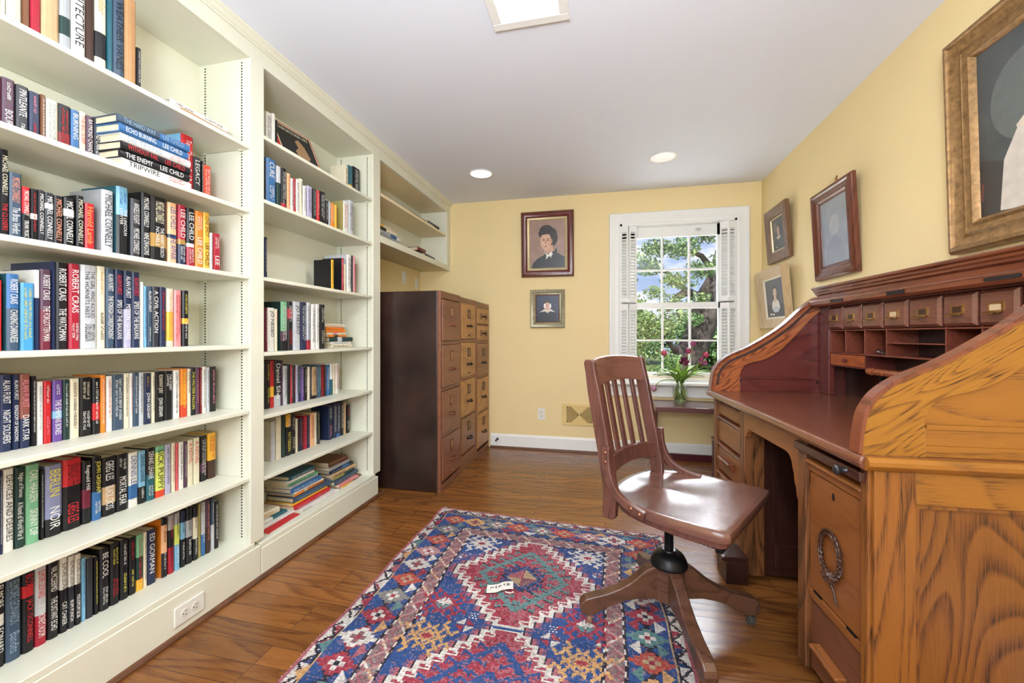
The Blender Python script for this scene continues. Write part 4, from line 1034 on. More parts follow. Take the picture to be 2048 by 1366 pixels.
# rounded golden end moulding of the top, near end
e = [( -.004, Z - .030), (-.012, Z - .020), (-.012, Z - .010), (-.004, Z - .001), (.006, Z + .0004), (.006, Z - .036)]
MB().prism([(a, b) for a, b in e], .012, .685, 'x').build('end_molding', gold_x, desk, smooth=True)
MB().prism([(DL + .004 if i in (0, 3) else (DL + .012 if i in (1, 2) else DL - .006), b) for i, (a, b) in enumerate(e)], .012, .685, 'x').build('end_molding', red_y, desk, smooth=True)
ZT = Z - .036
def raised(mb, x, y0, y1, z0, z1, t=.010, b=.012, mi=0):
    """front panel with a bevelled border, facing -X"""
    mb.add([(x, y0, z0), (x, y1, z0), (x, y1, z1), (x, y0, z1), (x - t, y0 + b, z0 + b), (x - t, y1 - b, z0 + b), (x - t, y1 - b, z1 - b), (x - t, y0 + b, z1 - b)],
           [(0, 1, 5, 4), (1, 2, 6, 5), (2, 3, 7, 6), (3, 0, 4, 7), (4, 5, 6, 7), (3, 2, 1, 0)], mi)
# near pedestal
p = MB().box(.028, .062, .022, .052, .02, ZT).build('post', gold_z, desk, bevel=.004)
MB().box(.028, .075, .322, .372, .02, ZT).build('post', mid_z, desk, bevel=.004)
m = MB().box(.075, .66, .355, .368, .02, ZT).box(.6, .64, .10, .33, .02, ZT).box(.05, .64, .06, .35, .02, .045); m.build('pedestal_carcass', dark_w, desk)
for a in (.036, .60): MB().box(a, a + (.092 if a < .1 else .06), .010, .034, .0, ZT).build('side_stile', gold_z, desk, bevel=.003)
for a, b_ in ((.682, ZT), (.02, .12)): MB().box(.128, .60, .012, .034, a, b_).build('side_rail', gold_x, desk, bevel=.003)
m = MB(); m.box(.128, .60, .022, .032, .12, .682); m.build('side_panel', gold_p, desk)
m = MB()
for a in ((.128, .136, .12, .682), (.592, .60, .12, .682), (.136, .592, .12, .128), (.136, .592, .674, .682)): m.prism([(a[0], .013), (a[1], .013), ((a[0] + a[1]) / 2, .022), (a[0], .022)], a[2], a[3], 'z')
m.build('panel_molding', gold_p, desk)
# front rails of the near pedestal
m = MB().box(.036, .06, .052, .322, .668, .70).prism([(.030, .690), (.026, .696), (.030, .703), (.036, .706), (.060, .706), (.060, .690)], .052, .322, 'y').box(.05, .06, .052, .322, .706, .722); m.build('front_rail', mid_y, desk, bevel=.002)
m = MB().box(.036, .06, .052, .322, .262, .288); m.build('front_rail', mid_y, desk, bevel=.002)
sl = MB().box(.014, .40, .030, .368, .726, .752).build('writing_slide', wood('dark_red_slide', '47281f', '251312', axis=1, rough=.25, contrast=.4), desk, bevel=.003)
MB().lathe([(.009, 0), (.007, -.004), (.006, -.010), (.012, -.016), (.013, -.022), (.009, -.027), (0, -.028)], c=(.014, .088, .739), n=20, axis='x').build('knob', mat('dark_pewter', '3c3d42', .3, .6), sl, smooth=True)
dr = MB().box(.040, .45, .056, .318, .292, .664).build('drawer', mid_y, desk, bevel=.003)
k = MB(); k.prism(ell(.190, .632, .0045, .006, 16) + [(.1935, .628), (.1925, .617), (.1875, .617), (.1865, .628)], .0385, .0405, 'x')
k = MB().prism(ell(.190, .628, .0058, .0115, 18), .0388, .041, 'x'); k.build('keyhole', black, dr)
# carved wreath with ribbon tail
wr = MB(); cy_, cz_ = .196, .455; ry, rz_ = .050, .066; prev = None
for k in range(26):
    a = R(-78 + 336 * k / 25); a2 = a + R(19)
    for s_ in (-1, 1):
        p0 = Vector((.040, cy_ + ry * math.cos(a), cz_ + rz_ * math.sin(a))); p1 = Vector((.030, cy_ + (ry + s_ * .006) * math.cos(a2), cz_ + (rz_ + s_ * .007) * math.sin(a2))); pm = (p0 + p1) / 2 + Vector((-.004, s_ * .003 * math.cos(a), s_ * .003 * math.sin(a)))
        wr.tube([p0, pm, p1], [.0022, .0048, .001], 6)
wr.tube([(.034, cy_ + ry * math.cos(R(-78 + 12 * k)), cz_ + rz_ * math.sin(R(-78 + 12 * k))) for k in range(29)], .0036, 8)
for dy, dz, l in ((.048, .010, 1), (.036, -.006, 1), (-.034, .012, 1), (-.026, -.012, .9), (.010, .026, .9), (.016, -.022, .9), (-.012, .024, .8)):
    wr.tube([(.034, cy_ + .002, cz_ - .068), (.027, cy_ + dy * .5, cz_ - .068 + dz * .5), (.036, cy_ + dy * l, cz_ - .068 + dz * l)], [.003, .0075, .001], 6)
wr.tube([(.034, cy_, cz_ - .07), (.031, cy_ - .010, cz_ - .085), (.035, cy_ - .016, cz_ - .102), (.031, cy_ - .030, cz_ - .118), (.036, cy_ - .036, cz_ - .134)], [.004, .0035, .003, .003, .0012], 6)
wr.build('carved_wreath', wood('carved_dark_oak', '4c2d1e', '24140f', axis=1, rough=.4), dr, smooth=True)
hg = MB().box(.036, .041, .085, .125, .288, .294).box(.036, .041, .25, .29, .288, .294); hg.build('hinge', dark_metal, dr)
dr = MB(); dr.box(.044, .45, .056, .318, .03, .256); dr = dr.build('drawer', wood('reddish_panel', '744632', '47291e', axis=1, rough=.35, cross=34, contrast=.35, pore=.6), desk, bevel=.003)
def block_pull(par, x, y0, y1, zc, m):
    """carved wooden bar pull: flat ledge on top, hollowed underneath"""
    pr = [(x, zc + .020), (x - .030, zc + .018), (x - .034, zc + .012), (x - .028, zc + .004), (x - .016, zc - .006), (x - .014, zc - .020), (x, zc - .026)]
    return MB().prism(pr, y0, y1, 'y').build('wooden_pull', m, par, bevel=.003, smooth=False)
block_pull(dr, .044, .13, .27, .12, mid_y)
# kneehole
MB().box(.60, .62, .368, .85, .06, ZT).build('back_board', dark_w, desk)
A = [(.372, ZT), (.848, ZT), (.848, .662), (.842, .645), (.833, .652), (.825, .650), (.818, .668), (.808, .676), (.806, .690), (.46, .690), (.435, .684), (.418, .665), (.412, .645), (.402, .625), (.398, .600), (.388, .585), (.382, .555), (.372, .545)]
MB().prism(A, .030, .050, 'x').build('arched_apron', mid_y, desk, bevel=.0015)
# far pedestal
MB().box(.028, .115, .848, .90, .02, ZT).build('post', mid_z, desk, bevel=.004)
MB().box(.028, .10, 1.255, 1.285, .02, ZT).build('post', mid_z, desk, bevel=.004)
m = MB().box(.11, .60, .868, .880, .02, ZT).box(.10, .66, 1.262, 1.275, .02, ZT).box(.05, .64, .90, 1.26, .02, .045); m.build('pedestal_carcass', dark_w, desk)
MB().box(.115, .165, .862, .872, .06, ZT).box(.56, .61, .862, .872, .06, ZT).box(.165, .56, .862, .872, .66, ZT).box(.165, .56, .862, .872, .06, .16).build('inner_frame', dark_w, desk, bevel=.002)
for z0, z1, pull in ((.672, .742, 0), (.530, .655, 0), (.375, .515, 1), (.21, .36, 1), (.055, .195, 1)):
    d_ = MB().box(.05, .45, .904, 1.252, z0, z1); raised(d_, .05, .904, 1.252, z0, z1, .010, .014)
    d_ = d_.build('drawer', mid_y if z0 > .37 else red_y, desk, bevel=.002)
    if pull: block_pull(d_, .040, 1.0, 1.16, (z0 + z1) / 2 + .01, red_y)
m = MB()
for z in (.664, .522, .367, .202): m.prism([(.050, z - .006), (.034, z - .004), (.030, z), (.034, z + .004), (.050, z + .006)], .90, 1.255, 'y')
m.build('drawer_rail', red_y, desk)
MB().box(-.062, .03, .80, .925, 0, .10).prism([(-.075, .10), (-.082, .108), (-.078, .118), (-.066, .122), (.03, .122), (.03, .10)], .80, .93, 'y').build('plinth', dark_w, desk, bevel=.003)
# gallery sides: S-curved
SC = [(.010, Z), (.013, .835), (.018, .874), (.024, .903), (.036, .928), (.052, .952), (.078, .976), (.105, .994), (.138, 1.011), (.170, 1.025), (.203, 1.042), (.235, 1.061), (.268, 1.082), (.298, 1.102), (.338, 1.130), (.375, 1.160), (.41, 1.193), (.45, 1.234), (.49, 1.272), (.53, 1.300), (.56, 1.314)]
def smooth_curve(P, n=4):
    out = []
    for i in range(len(P) - 1):
        p0 = P[max(0, i - 1)]; p1 = P[i]; p2 = P[i + 1]; p3 = P[min(len(P) - 1, i + 2)]
        for k in range(n):
            t_ = k / n
            out.append(tuple(.5 * ((2 * p1[j]) + (-p0[j] + p2[j]) * t_ + (2 * p0[j] - 5 * p1[j] + 4 * p2[j] - p3[j]) * t_ ** 2 + (-p0[j] + 3 * p1[j] - 3 * p2[j] + p3[j]) * t_ ** 3) for j in (0, 1)))
    return out + [P[-1]]
SCs = smooth_curve(SC, 3)
def offs(P, d):
    out = []
    for i, p_ in enumerate(P):
        a = P[max(0, i - 1)]; b = P[min(len(P) - 1, i + 1)]; tx, tz = b[0] - a[0], b[1] - a[1]; l = math.hypot(tx, tz)
        out.append((p_[0] + tz / l * d, p_[1] - tx / l * d))
    return out
def gallery(y0, y1, front, band_m, plate_m, rail_m, label):
    """front: -1 when the panelled face seen by the camera is the y0 face"""
    ya, yb = (y0 + .009, y1)
    full = [q for q in SCs if q[0] > .012 or True] + [(.685, 1.314), (.685, Z)]
    pl = MB(); pl.strip(SCs, [(q[0], Z) for q in SCs], ya, yb); pl.box(.56, .685, ya, yb, Z, 1.314)
    side = pl.build('gallery_side', plate_m, desk); side['label'] = label
    inn = [(.157, .889), (.160, .905), (.166, .920), (.176, .935), (.190, .946), (.215, .955), (.252, .965), (.285, .977), (.31, .990), (.34, 1.010), (.37, 1.036), (.40, 1.068), (.43, 1.102), (.46, 1.138), (.50, 1.185), (.53, 1.215), (.56, 1.235)]
    inn = smooth_curve(inn, 2)
    # curved frame: from the outer S to the inner outline, filled as radial strips
    n_ = 60
    def resample(P, n):
        d = [0]
        for i in range(1, len(P)): d.append(d[-1] + math.dist(P[i], P[i - 1]))
        out = []
        for k in range(n + 1):
            t_ = d[-1] * k / n; i = max(1, min(len(P) - 1, next((j for j in range(len(d)) if d[j] >= t_ - 1e-9), len(P) - 1)))
            f = (t_ - d[i - 1]) / max(1e-9, d[i] - d[i - 1]); out.append((P[i - 1][0] + (P[i][0] - P[i - 1][0]) * f, P[i - 1][1] + (P[i][1] - P[i - 1][1]) * f))
        return out
    O_ = resample(SCs, n_); I_ = resample([(.157, Z), (.157, .889)] + inn, n_)
    MB().strip(O_, I_, y0, ya).build('curved_frame', band_m, side)
    m = MB().box(.157, .56, y0, ya, Z, .828).prism([(.157, .828), (.56, .828), (.56, .872), (.157, .872)], y0 - .0, ya, 'y').prism([(.16, .868), (.56, .868), (.56, .880), (.16, .880)], y0 - .003, ya, 'y'); m.box(.56, .60, y0, ya, Z, 1.314)
    m.build('lower_rail', rail_m, side, bevel=.0015)
    a_ = offs(SCs, .0); b_ = offs(SCs, .006)
    ed = MB().strip([(q[0] - .0015, q[1] + .0015) for q in SCs], b_, y0 - .004, y0 + .001).strip([(q[0] - .0015, q[1] + .0015) for q in SCs], b_, y1 - .001, y1 + .003)
    ed.strip([(q[0] - .003, q[1] + .002) for q in SCs], [(q[0] + .001, q[1]) for q in SCs], y0 - .002, y1 + .002); ed.build('edge_band', red_y, side)
    return side, inn
gs, inn = gallery(.026, .058, -1, gold_s, gold_x, gold_x, 'golden oak near side')
gf, _ = gallery(1.268, 1.312, -1, red_s, red_p, red_p, 'red-brown far side')
g1 = offs(SCs, .022); g2 = offs(SCs, .034)
MB().strip(g1[3:], g2[3:], 1.2655, 1.2685).build('tambour_track', mat('dark_track', '3a221c', .6), gf)
MB().lathe([(0, -.006), (.005, -.005), (.006, 0)], c=(.16, 1.268, .856), n=10, axis='y').lathe([(0, -.006), (.005, -.005), (.006, 0)], c=(.535, 1.268, .856), n=10, axis='y').build('screws', black, gf)
# pillars and back
for y0, y1 in ((1.185, 1.268), (.059, .14)): MB().box(.548, .575, y0, y1, Z, 1.262).build('pillar', red_p, desk, bevel=.003)
MB().box(.672, .684, .058, 1.268, Z, 1.33).build('gallery_back', dark_w, desk)
# pigeonhole case
PX = .552; ys = [1.185, 1.062, .925, .790, .655, .503, .370, .240, .145]
t9 = .006; case = MB()
zA, zB, zC_, zD = 1.248, 1.132, 1.020, .957
case.box(PX, .672, .14, 1.185, zA, zA + .01).box(PX, .672, .14, 1.185, zB - t9, zB).box(PX, .672, .14, 1.185, zC_ - t9, zC_)
for y in ys: case.box(PX + .003, .672, y - t9 / 2, y + t9 / 2, zC_, zA) if y not in (.655,) else case.box(PX + .003, .672, y - t9 / 2, y + t9 / 2, zB, zA)
case.box(PX + .002, .672, .503, .790, 1.070, 1.075)
case.build('pigeonholes', wood('pigeonhole_wood', '7c4030', '40201a', axis=1, rough=.3, cross=30, contrast=.4), desk, bevel=.001)
MB().box(PX, .672, .915, 1.185, zD - .005, zD).box(PX, .672, .912, .918, zD - .005, zC_).build('drawer_pocket', red_p, desk, bevel=.001)
MB().box(PX + .02, .672, .14, .17, zD - .06, zC_).build('end_block', red_p, desk, bevel=.001)
m = MB().prism([(PX + .005, .955), (PX - .002, .945), (PX + .002, .934), (PX + .012, .930), (PX + .02, .936), (PX + .02, .955)], .18, .895, 'y'); m.box(PX + .018, .66, .18, .90, .950, .957)
m.lathe([(0, 0), (.016, 0), (.016, .02), (0, .02)], c=(PX + .008, .880, .945), n=16, axis='y'); m.build('curved_lower_rail', red_s, desk, smooth=True)
d_ = MB().box(PX + .002, .66, .921, 1.181, zD + .001, zC_ - t9 - .002).build('small_drawer', wood('bright_red_oak', 'a8582e', '63301c', axis=1, rough=.28, cross=40, contrast=.5), desk, bevel=.0015)
MB().lathe([(.006, 0), (.005, -.006), (.010, -.012), (.011, -.016), (.006, -.020), (0, -.020)], c=(PX + .002, 1.045, .986), n=16, axis='x').build('knob', red_p, d_, smooth=True)
pig_f = wood('pigeon_drawer_front', '77463a', '3e2420', axis=1, rough=.2, cross=60, contrast=.35, coat=.4)
for i in range(len(ys) - 1):
    y1, y0 = ys[i] - t9 / 2 - .002, ys[i + 1] + t9 / 2 + .002
    d_ = MB(); 
    d_.box(PX - .004, .66, y0, y1, zB + .003, zA - .003)
    raised(d_, PX - .004, y0, y1, zB + .003, zA - .003, .009, .010)
    d_ = d_.build('pigeonhole_drawer', pig_f, desk, bevel=.001)
    c_, zc = (y0 + y1) / 2, (zA + zB) / 2; x = PX - .013
    m = MB()
    for a in ((c_ - .024, c_ + .024, zc + .010, zc + .013), (c_ - .024, c_ + .024, zc - .013, zc - .010), (c_ + .021, c_ + .024, zc - .013, zc + .013), (c_ - .024, c_ - .018, zc - .014, zc + .016)): m.box(x - .003, x, *a)
    pts = [(x - .002, zc - .012), (x - .010, zc - .016), (x - .018, zc - .014), (x - .026, zc - .019), (x - .026, zc - .021), (x - .017, zc - .0165), (x - .010, zc - .0185), (x - .002, zc - .015)]
    m.prism(pts, c_ - .018, c_ + .020, 'y'); m.build('brass_pull', brass, d_, smooth=False)
    MB().box(x - .0006, x - .0001, c_ - .018, c_ + .021, zc - .010, zc + .010).build('paper_label' if i in (3, 6, 7) else 'label_recess', mat('paper_label', 'c9b28e', .8) if i in (3, 6, 7) else dark_w, d_)
# cap and rolled-up tambour bar
CAP = [(.70, 1.29), (.540, 1.29), (.538, 1.312), (.528, 1.318), (.526, 1.326), (.520, 1.332), (.518, 1.340), (.510, 1.345), (.508, 1.352), (.512, 1.357), (.70, 1.357)]
MB().prism(CAP, .02, 1.272, 'y').build('cap_molding', red_y, desk, bevel=.0015)
MB().box(.545, .685, .03, 1.268, 1.262, 1.295).build('cap_fascia', red_y, desk)
m = MB().prism([(.500, 1.288), (.494, 1.282), (.496, 1.262), (.504, 1.252), (.546, 1.252), (.546, 1.291)], .060, 1.262, 'y').build('tambour_handle_rail', red_y, desk, bevel=.003)
for y0, y1, kk in ((.97, 1.07, 0), (.60, .69, 1), (.18, .29, 0)):
    if kk: MB().box(.4925, .500, y0, y1, 1.262, 1.277).build('lock_mortise', mat('dark_recess', '1c1210', .8), m)
    else: MB().prism([(y0 + .007 + .007 * math.cos(R(a)), 1.270 + .006 * math.sin(R(a))) for a in range(90, 271, 30)] + [(y1 - .007 + .007 * math.cos(R(a)), 1.270 + .006 * math.sin(R(a))) for a in range(-90, 91, 30)], .4930, .500, 'x').build('finger_groove', mat('dark_recess', '1c1210', .8), m)
# things on the desk
def on_desk(name, label, cat, x, y, z, rz=0, group=None):
    v = desk.matrix_basis @ Vector((x, y, z)); return thing(name, label, cat, v, R(2.75 + rz), group)
bpy.context.view_layer.update()
t = on_desk('desk_organizer', 'black upright file holder on the desktop under the pigeonholes', 'organizer', .56, .62, Z + .001)
m = MB().box(0, .10, 0, .22, 0, .01).box(.09, .10, 0, .22, 0, .12)
for k in range(5): m.box(0, .10, .004 + k * .052, .008 + k * .052, .01, .125)
m.build('rack', mat('black_gloss', '101114', .18), t, bevel=.0015)
MB().box(-.001, .0005, .19, .205, .02, .11).build('chrome_strip', steel, t)
t = on_desk('spectacles', 'tiny folded dark spectacles with silver hinges in a desk cubby', 'spectacles', .575, .85, zC_ + .0008, 12)
m = MB()
for s_ in (-1, 1): m.tube([(.004, s_ * .018 + .012 * math.cos(R(a)), .014 + .011 * math.sin(R(a))) for a in range(0, 361, 24)], .0016, 6)
m.tube([(.004, -.006, .017), (.002, 0, .019), (.004, .006, .017)], .0016, 6); m.build('frame', black, t, smooth=True)
MB().tube([(.006, -.030, .014), (.012, .0, .005), (.014, .034, .003)], .0018, 6).tube([(.006, .030, .014), (.016, .0, .007), (.018, -.03, .004)], .0018, 6).build('temple', steel, t, smooth=True)

# ---------------------------------------------------------------- swivel chair (local x: facing direction, y: towards the window side)
ch_m = wood('chair_oak', '6a4238', '2f1c1a', axis=2, rough=.28, cross=34, along=3, rings=3, contrast=.45, pore=.7, coat=.15)
ch_x = wood('chair_oak_long', '5f4030', '291a15', axis=0, rough=.26, cross=30, along=2.5, rings=3, contrast=.45, pore=.7, coat=.2)
seat_m = wood('chair_seat_oak', '6e4a3e', '3a2620', axis=0, rough=.24, cross=28, along=2.2, rings=2, contrast=.3, pore=.6, coat=.7)
ch = thing('swivel_chair', 'antique oak swivel desk chair with slatted back on four legs with casters', 'chair', (.238, 1.655, 0), R(-31.3))
SO = [(-.192, 0), (-.190, .05), (-.180, .105), (-.158, .160), (-.120, .205), (-.07, .236), (-.01, .253), (.06, .262), (.14, .266), (.22, .262), (.262, .258), (.278, .242), (.281, .19), (.280, .10), (.281, 0)]
SO = SO + [(x, -y) for x, y in SO[-2:0:-1]]
SY = .018
so = [(x, y * .985 + SY) for x, y in SO]; cxs, cys = .05, SY
def ringz(sc, z, dish=0):
    out = []
    for x, y in so:
        X_, Y_ = cxs + (x - cxs) * sc, cys + (y - cys) * sc
        zz = z
        if dish: zz = z - dish * max(0, 1 - ((X_ + .06) / .22) ** 2) * (.35 + .65 * min(1, abs(abs(Y_ - SY) - .0) / .10)) * (1 - sc ** 4)
        out.append((X_, Y_, zz))
    return out
seat = MB(); secs = [ringz(.955, .484), ringz(.99, .488), ringz(1.0, .496), ringz(1.0, .511), ringz(.99, .518), ringz(.97, .520)] + [ringz(s_, .520, .016) for s_ in (.9, .82, .74, .64, .52, .4, .28, .16, .06)]
seat.sweep(secs, caps=True); seat.build('seat', seat_m, ch, smooth=True)
sk = MB().sweep([[(cxs + (x - cxs) * .93, cys + (y - cys) * .93, z) for x, y in so if True] for z in (.462, .486)]); sk.build('seat_skirt', ch_m, ch, bevel=.004)
def xback(z):
    P = [(.43, -.134), (.50, -.130), (.55, -.132), (.62, -.143), (.68, -.156), (.76, -.172), (.85, -.190), (.93, -.205), (1.015, -.222)]
    for (a, x0), (b, x1) in zip(P, P[1:]):
        if z <= b: return x0 + (x1 - x0) * (z - a) / (b - a)
    return P[-1][1]
for ys_, nm in ((-.200, 0), (.190, 1)):
    zz = [.435, .45, .50, .55, .60, .66, .72, .78, .84, .90, .96, 1.0, 1.012]
    secs = []
    for z in zz:
        w_ = .026 if z < .96 else .022; w_ = w_ * (.6 if z in (.435, 1.012) else 1); xc = xback(z); t_ = .013
        secs.append([(xc - w_, ys_ - t_, z), (xc + w_, ys_ - t_, z), (xc + w_, ys_ + t_, z), (xc - w_, ys_ + t_, z)])
    MB().sweep(secs).build('back_post', ch_m, ch, bevel=.004)
def bow(y): return -.028 * (1 - ((y + .005) / .19) ** 2)
def rail(z0, z1, th, arc0=0, arc1=0, name='rail', m=None, bulge=0):
    secs = []
    for k in range(15):
        y = -.188 + .366 * k / 14; a0 = z0 + arc0 * (1 - ((y + .005) / .19) ** 2); a1 = z1 + arc1 * (1 - ((y + .005) / .19) ** 2)
        xa, xb = xback(a0) + bow(y), xback(a1) + bow(y)
        secs.append([(xa + th, y, a0), (xb + th, y, a1), (xb + th * .2, y, a1 + .004), (xb - th, y, a1), (xa - th, y, a0)])
    return MB().sweep(secs).build(name, m or wood('chair_crest_oak', '7d5444', '4a3028', axis=1, rough=.24, cross=30, contrast=.3, pore=.6, coat=.2), ch, smooth=True)
rail(.905, 1.006, .011, .016, .012, 'crest_rail'); rail(.585, .640, .012, .012, .012, 'lower_back_rail', ch_m)
for y in (-.128, -.066, -.004, .058, .120):
    secs = []
    for k in range(9):
        z = .630 + (.300) * k / 8; xc = xback(z) + bow(y) ; secs.append([(xc - .006, y - .0125, z), (xc + .006, y - .0125, z), (xc + .006, y + .0125, z), (xc - .006, y + .0125, z)])
    MB().sweep(secs).build('back_slat', ch_m, ch, bevel=.002)
for ys_, sg in ((-.2255, -1), (.2155, 1)):
    P = [(-.134, .700), (-.132, .66), (-.127, .625), (-.112, .585), (-.088, .552), (-.052, .530), (-.01, .516), (.030, .508)]
    P = smooth_curve(P, 3); secs = []
    for i, (x, z) in enumerate(P):
        a = P[max(0, i - 1)]; b = P[min(len(P) - 1, i + 1)]; tx, tz = b[0] - a[0], b[1] - a[1]; l = math.hypot(tx, tz); nx, nz = -tz / l, tx / l
        h_ = .016 * (1 - .25 * i / len(P)); y_ = ys_ + sg * (.012 + .034 * (i / len(P)) ** 1.5) - sg * .012
        secs.append([(x - nx * h_, y_ - .011, z - nz * h_), (x + nx * h_, y_ - .011, z + nz * h_), (x + nx * h_, y_ + .011, z + nz * h_), (x - nx * h_, y_ + .011, z - nz * h_)])
    br = MB().sweep(secs).build('side_brace', ch_m, ch, bevel=.003)
    m = MB()
    for x, z, yo in ((-.133, .682, 0), (-.131, .650, .001), (-.020, .520, .024), (.014, .512, .031)): m.lathe([(0, sg * .0155), (.004, sg * .014), (.0072, sg * .0105)], c=(x, ys_ + sg * yo, z), n=12, axis='y')
    m.build('bolts', copper, br, smooth=True)
# base
hub = MB().prism([(.052, -.026), (.052, .026), (.026, .052), (-.026, .052), (-.052, .026), (-.052, -.026), (-.026, -.052), (.026, -.052)], .112, .238, 'z'); hub.build('hub', ch_x, ch, bevel=.004)
LP = [(.030, .236), (.060, .238), (.085, .230), (.115, .206), (.150, .178), (.190, .155), (.240, .136), (.290, .124), (.318, .116), (.334, .102), (.338, .085), (.334, .062), (.318, .056), (.285, .056), (.272, .066), (.225, .090), (.175, .108), (.12, .118), (.030, .116)]
for k in range(4):
    a = R(12.5 + 31.3 + 90 * k); T = Matrix.Rotation(a, 4, 'Z')
    m = MB().prism(LP, -.022, .022, 'y', 0, T); lg = m.build('leg', ch_x, ch, bevel=.006, seg=3)
    ca = MB(); rz0 = [.6, -.5, 2.2, .2][k]; C = T @ Vector((.300, 0, 0)); Tc = Matrix.Translation((C.x, C.y, .010 if k != 1 and k != 3 else .010)) @ Matrix.Rotation(rz0, 4, 'Z')
    ca.lathe([(0, -.008), (.016, -.008), (.0185, -.004), (.0185, .004), (.016, .008), (0, .008)], c=(.010, 0, .0195), n=20, axis='y', T=Tc)
    w_ = ca.build('caster_wheel', mat('caster_grey', '3c3a38', .45) if k != 2 else mat('caster_wood', '8a6450', .4), lg, smooth=True)
    f_ = MB()
    for s_ in (-1, 1): f_.tube([(.010, s_ * .0105, .0195), (.008, s_ * .0115, .034), (.0, s_ * .008, .043)], .0022, 6, T=Tc)
    f_.lathe([(0, .042), (.011, .042), (.011, .046), (.005, .047), (.005, .060)], n=12, T=Tc); f_.build('caster_fork', steel, lg, smooth=True)
MB().lathe([(.060, .236), (.066, .238), (.068, .244), (.066, .250), (.064, .258), (.056, .274), (.042, .286), (.026, .291), (.024, .296), (0, .296)], n=32).build('iron_dome', dark_metal, ch, smooth=True)
sp = [(.017, .29)]
for k in range(28): z = .296 + .0055 * k; sp += [(.017, z), (.0145, z + .0028)]
MB().lathe(sp + [(.017, .452)], n=20).build('screw_post', dark_metal, ch, smooth=False)
m = MB().box(-.06, .20, -.045, -.032, .440, .463).box(-.06, .20, .032, .045, .440, .463).box(-.03, .03, -.05, .05, .425, .45).lathe([(.0, .41), (.024, .41), (.028, .43), (.024, .456)], n=16)
m.box(.185, .207, -.06, .06, .372, .463).box(.02, .034, -.05, .05, .372, .44); m.build('tilt_iron', dark_metal, ch, bevel=.002)
for s_ in (-.034, .034):
    MB().tube([(.03 + .155 * k / 130, s_ + .0165 * math.cos(k * .52), .392 + .0165 * math.sin(k * .52)) for k in range(131)], .0042, 6).build('coil_spring', dark_metal, ch, smooth=True)
# ---------------------------------------------------------------- rug: woven pattern, one cell per knot
RW, RH, cell = 200, 392, .0065
RX0, RY1 = -1.010, 2.468
rc = {k: np.array(lin(v)[:3]) for k, v in dict(blue='2f4878', dblue='26395f', red='8a3442', rose='92545e', pink='a07878', white='bdb9b4', teal='557779', dteal='3f5f62', gold='b48d60', tan='a18c70', dark='2a2833', orange='a04a42', grey='767674', brown='76555a').items()}
G = np.zeros((RH, RW, 3)); G[:] = rc['blue']
def F(x0, x1, y0, y1, c): G[max(0, y0):max(0, y1), max(0, x0):max(0, x1)] = rc[c]
def px(x, y, c):
    if 0 <= x < RW and 0 <= y < RH: G[y, x] = rc[c]
def frame(d, t, c):
    F(d, RW - d, d, d + t, c); F(d, RW - d, RH - d - t, RH - d, c); F(d, d + t, d, RH - d, c); F(RW - d - t, RW - d, d, RH - d, c)
frame(0, 2, 'rose'); frame(2, 6, 'white'); frame(8, 1, 'dark'); frame(9, 1, 'tan')
def along(fn):
    """run a border painter down all four sides: fn(s, d) -> colour name or None; s along, d depth from the edge"""
    for d in range(0, 50):
        for s in range(d, RH - d):
            c = fn(s, d)
            if c: px(d, s, c); px(RW - 1 - d, s, c)
        for s in range(d, RW - d):
            c = fn(s, d)
            if c: px(s, d, c); px(s, RH - 1 - d, c)
def zig(s, d):
    if 2 <= d < 8:
        k = s % 14; y = d - 2; tri = k * 5 / 7 if k < 7 else (14 - k) * 5 / 7
        if abs(y - tri) < .9: return 'dark'
        if y > tri + 1.2 and (s // 14) % 3 == 0: return 'red'
        if y > tri + 1.2 and (s // 14) % 3 == 1: return 'dblue'
    if d in (34, 44): return 'white' if (s // 4) % 2 else 'dark'
    if d in (33, 45): return 'dark'
    if 35 <= d <= 43:
        n = NP.rand(); 
        if (s + d) % 11 < 2: return 'pink'
        if (s - d) % 17 < 2: return 'gold' if n < .4 else 'white'
        return 'brown' if n < .45 else ('grey' if n < .75 else 'rose')
along(zig)
ROS = ['orange', 'grey', 'orange', 'pink', 'white', 'orange', 'grey', 'red', 'white', 'red', 'teal', 'orange', 'gold', 'grey']
def rosette(cx_, cy_, c, rx=10, ry=8, ang=0):
    for dy in range(-ry - 1, ry + 2):
        for dx in range(-rx - 1, rx + 2):
            v = abs(dx) / rx + abs(dy) / ry; st = (abs(dx) // 3 * 3) / rx + (abs(dy) // 2 * 2) / ry
            if st < .92: px(cx_ + dx, cy_ + dy, c)
            elif st < 1.10 and v < 1.25: px(cx_ + dx, cy_ + dy, 'dark' if c != 'white' else 'red')
    for dx, dy in ((-3, 0), (3, 0), (0, -3), (0, 3)):
        for a in (-1, 0, 1):
            for b in (-1, 0, 1): px(cx_ + dx + a, cy_ + dy + b, 'white' if c in ('grey', 'red', 'pink', 'teal') else ('tan' if c == 'orange' else 'brown'))
    for a in (-1, 0, 1):
        for b in (-1, 0, 1): px(cx_ + a, cy_ + b, 'red' if c != 'red' else 'dark')
def tri(x, y, c, s=1, h=6):
    for k in range(h):
        for a in range(-k, k + 1): px(x + (h - k) * s * 1, y + a, c)
sp_ = 19; n_v = (RH - 40) // sp_
for i in range(n_v + 1):
    y = 21 + i * sp_
    if y > RH - 20: break
    for side, x in ((0, 21), (1, RW - 22)):
        rosette(x, y, ROS[(i + side * 4) % len(ROS)])
        cs = ['red', 'white', 'teal', 'gold', 'rose', 'white']
        tri((10 if side == 0 else RW - 26), y + sp_ // 2, cs[(i + side) % 6], -1 if side == 0 else -1); tri((26 if side == 0 else RW - 18), y + sp_ // 2, cs[(i + 2) % 6], 1)
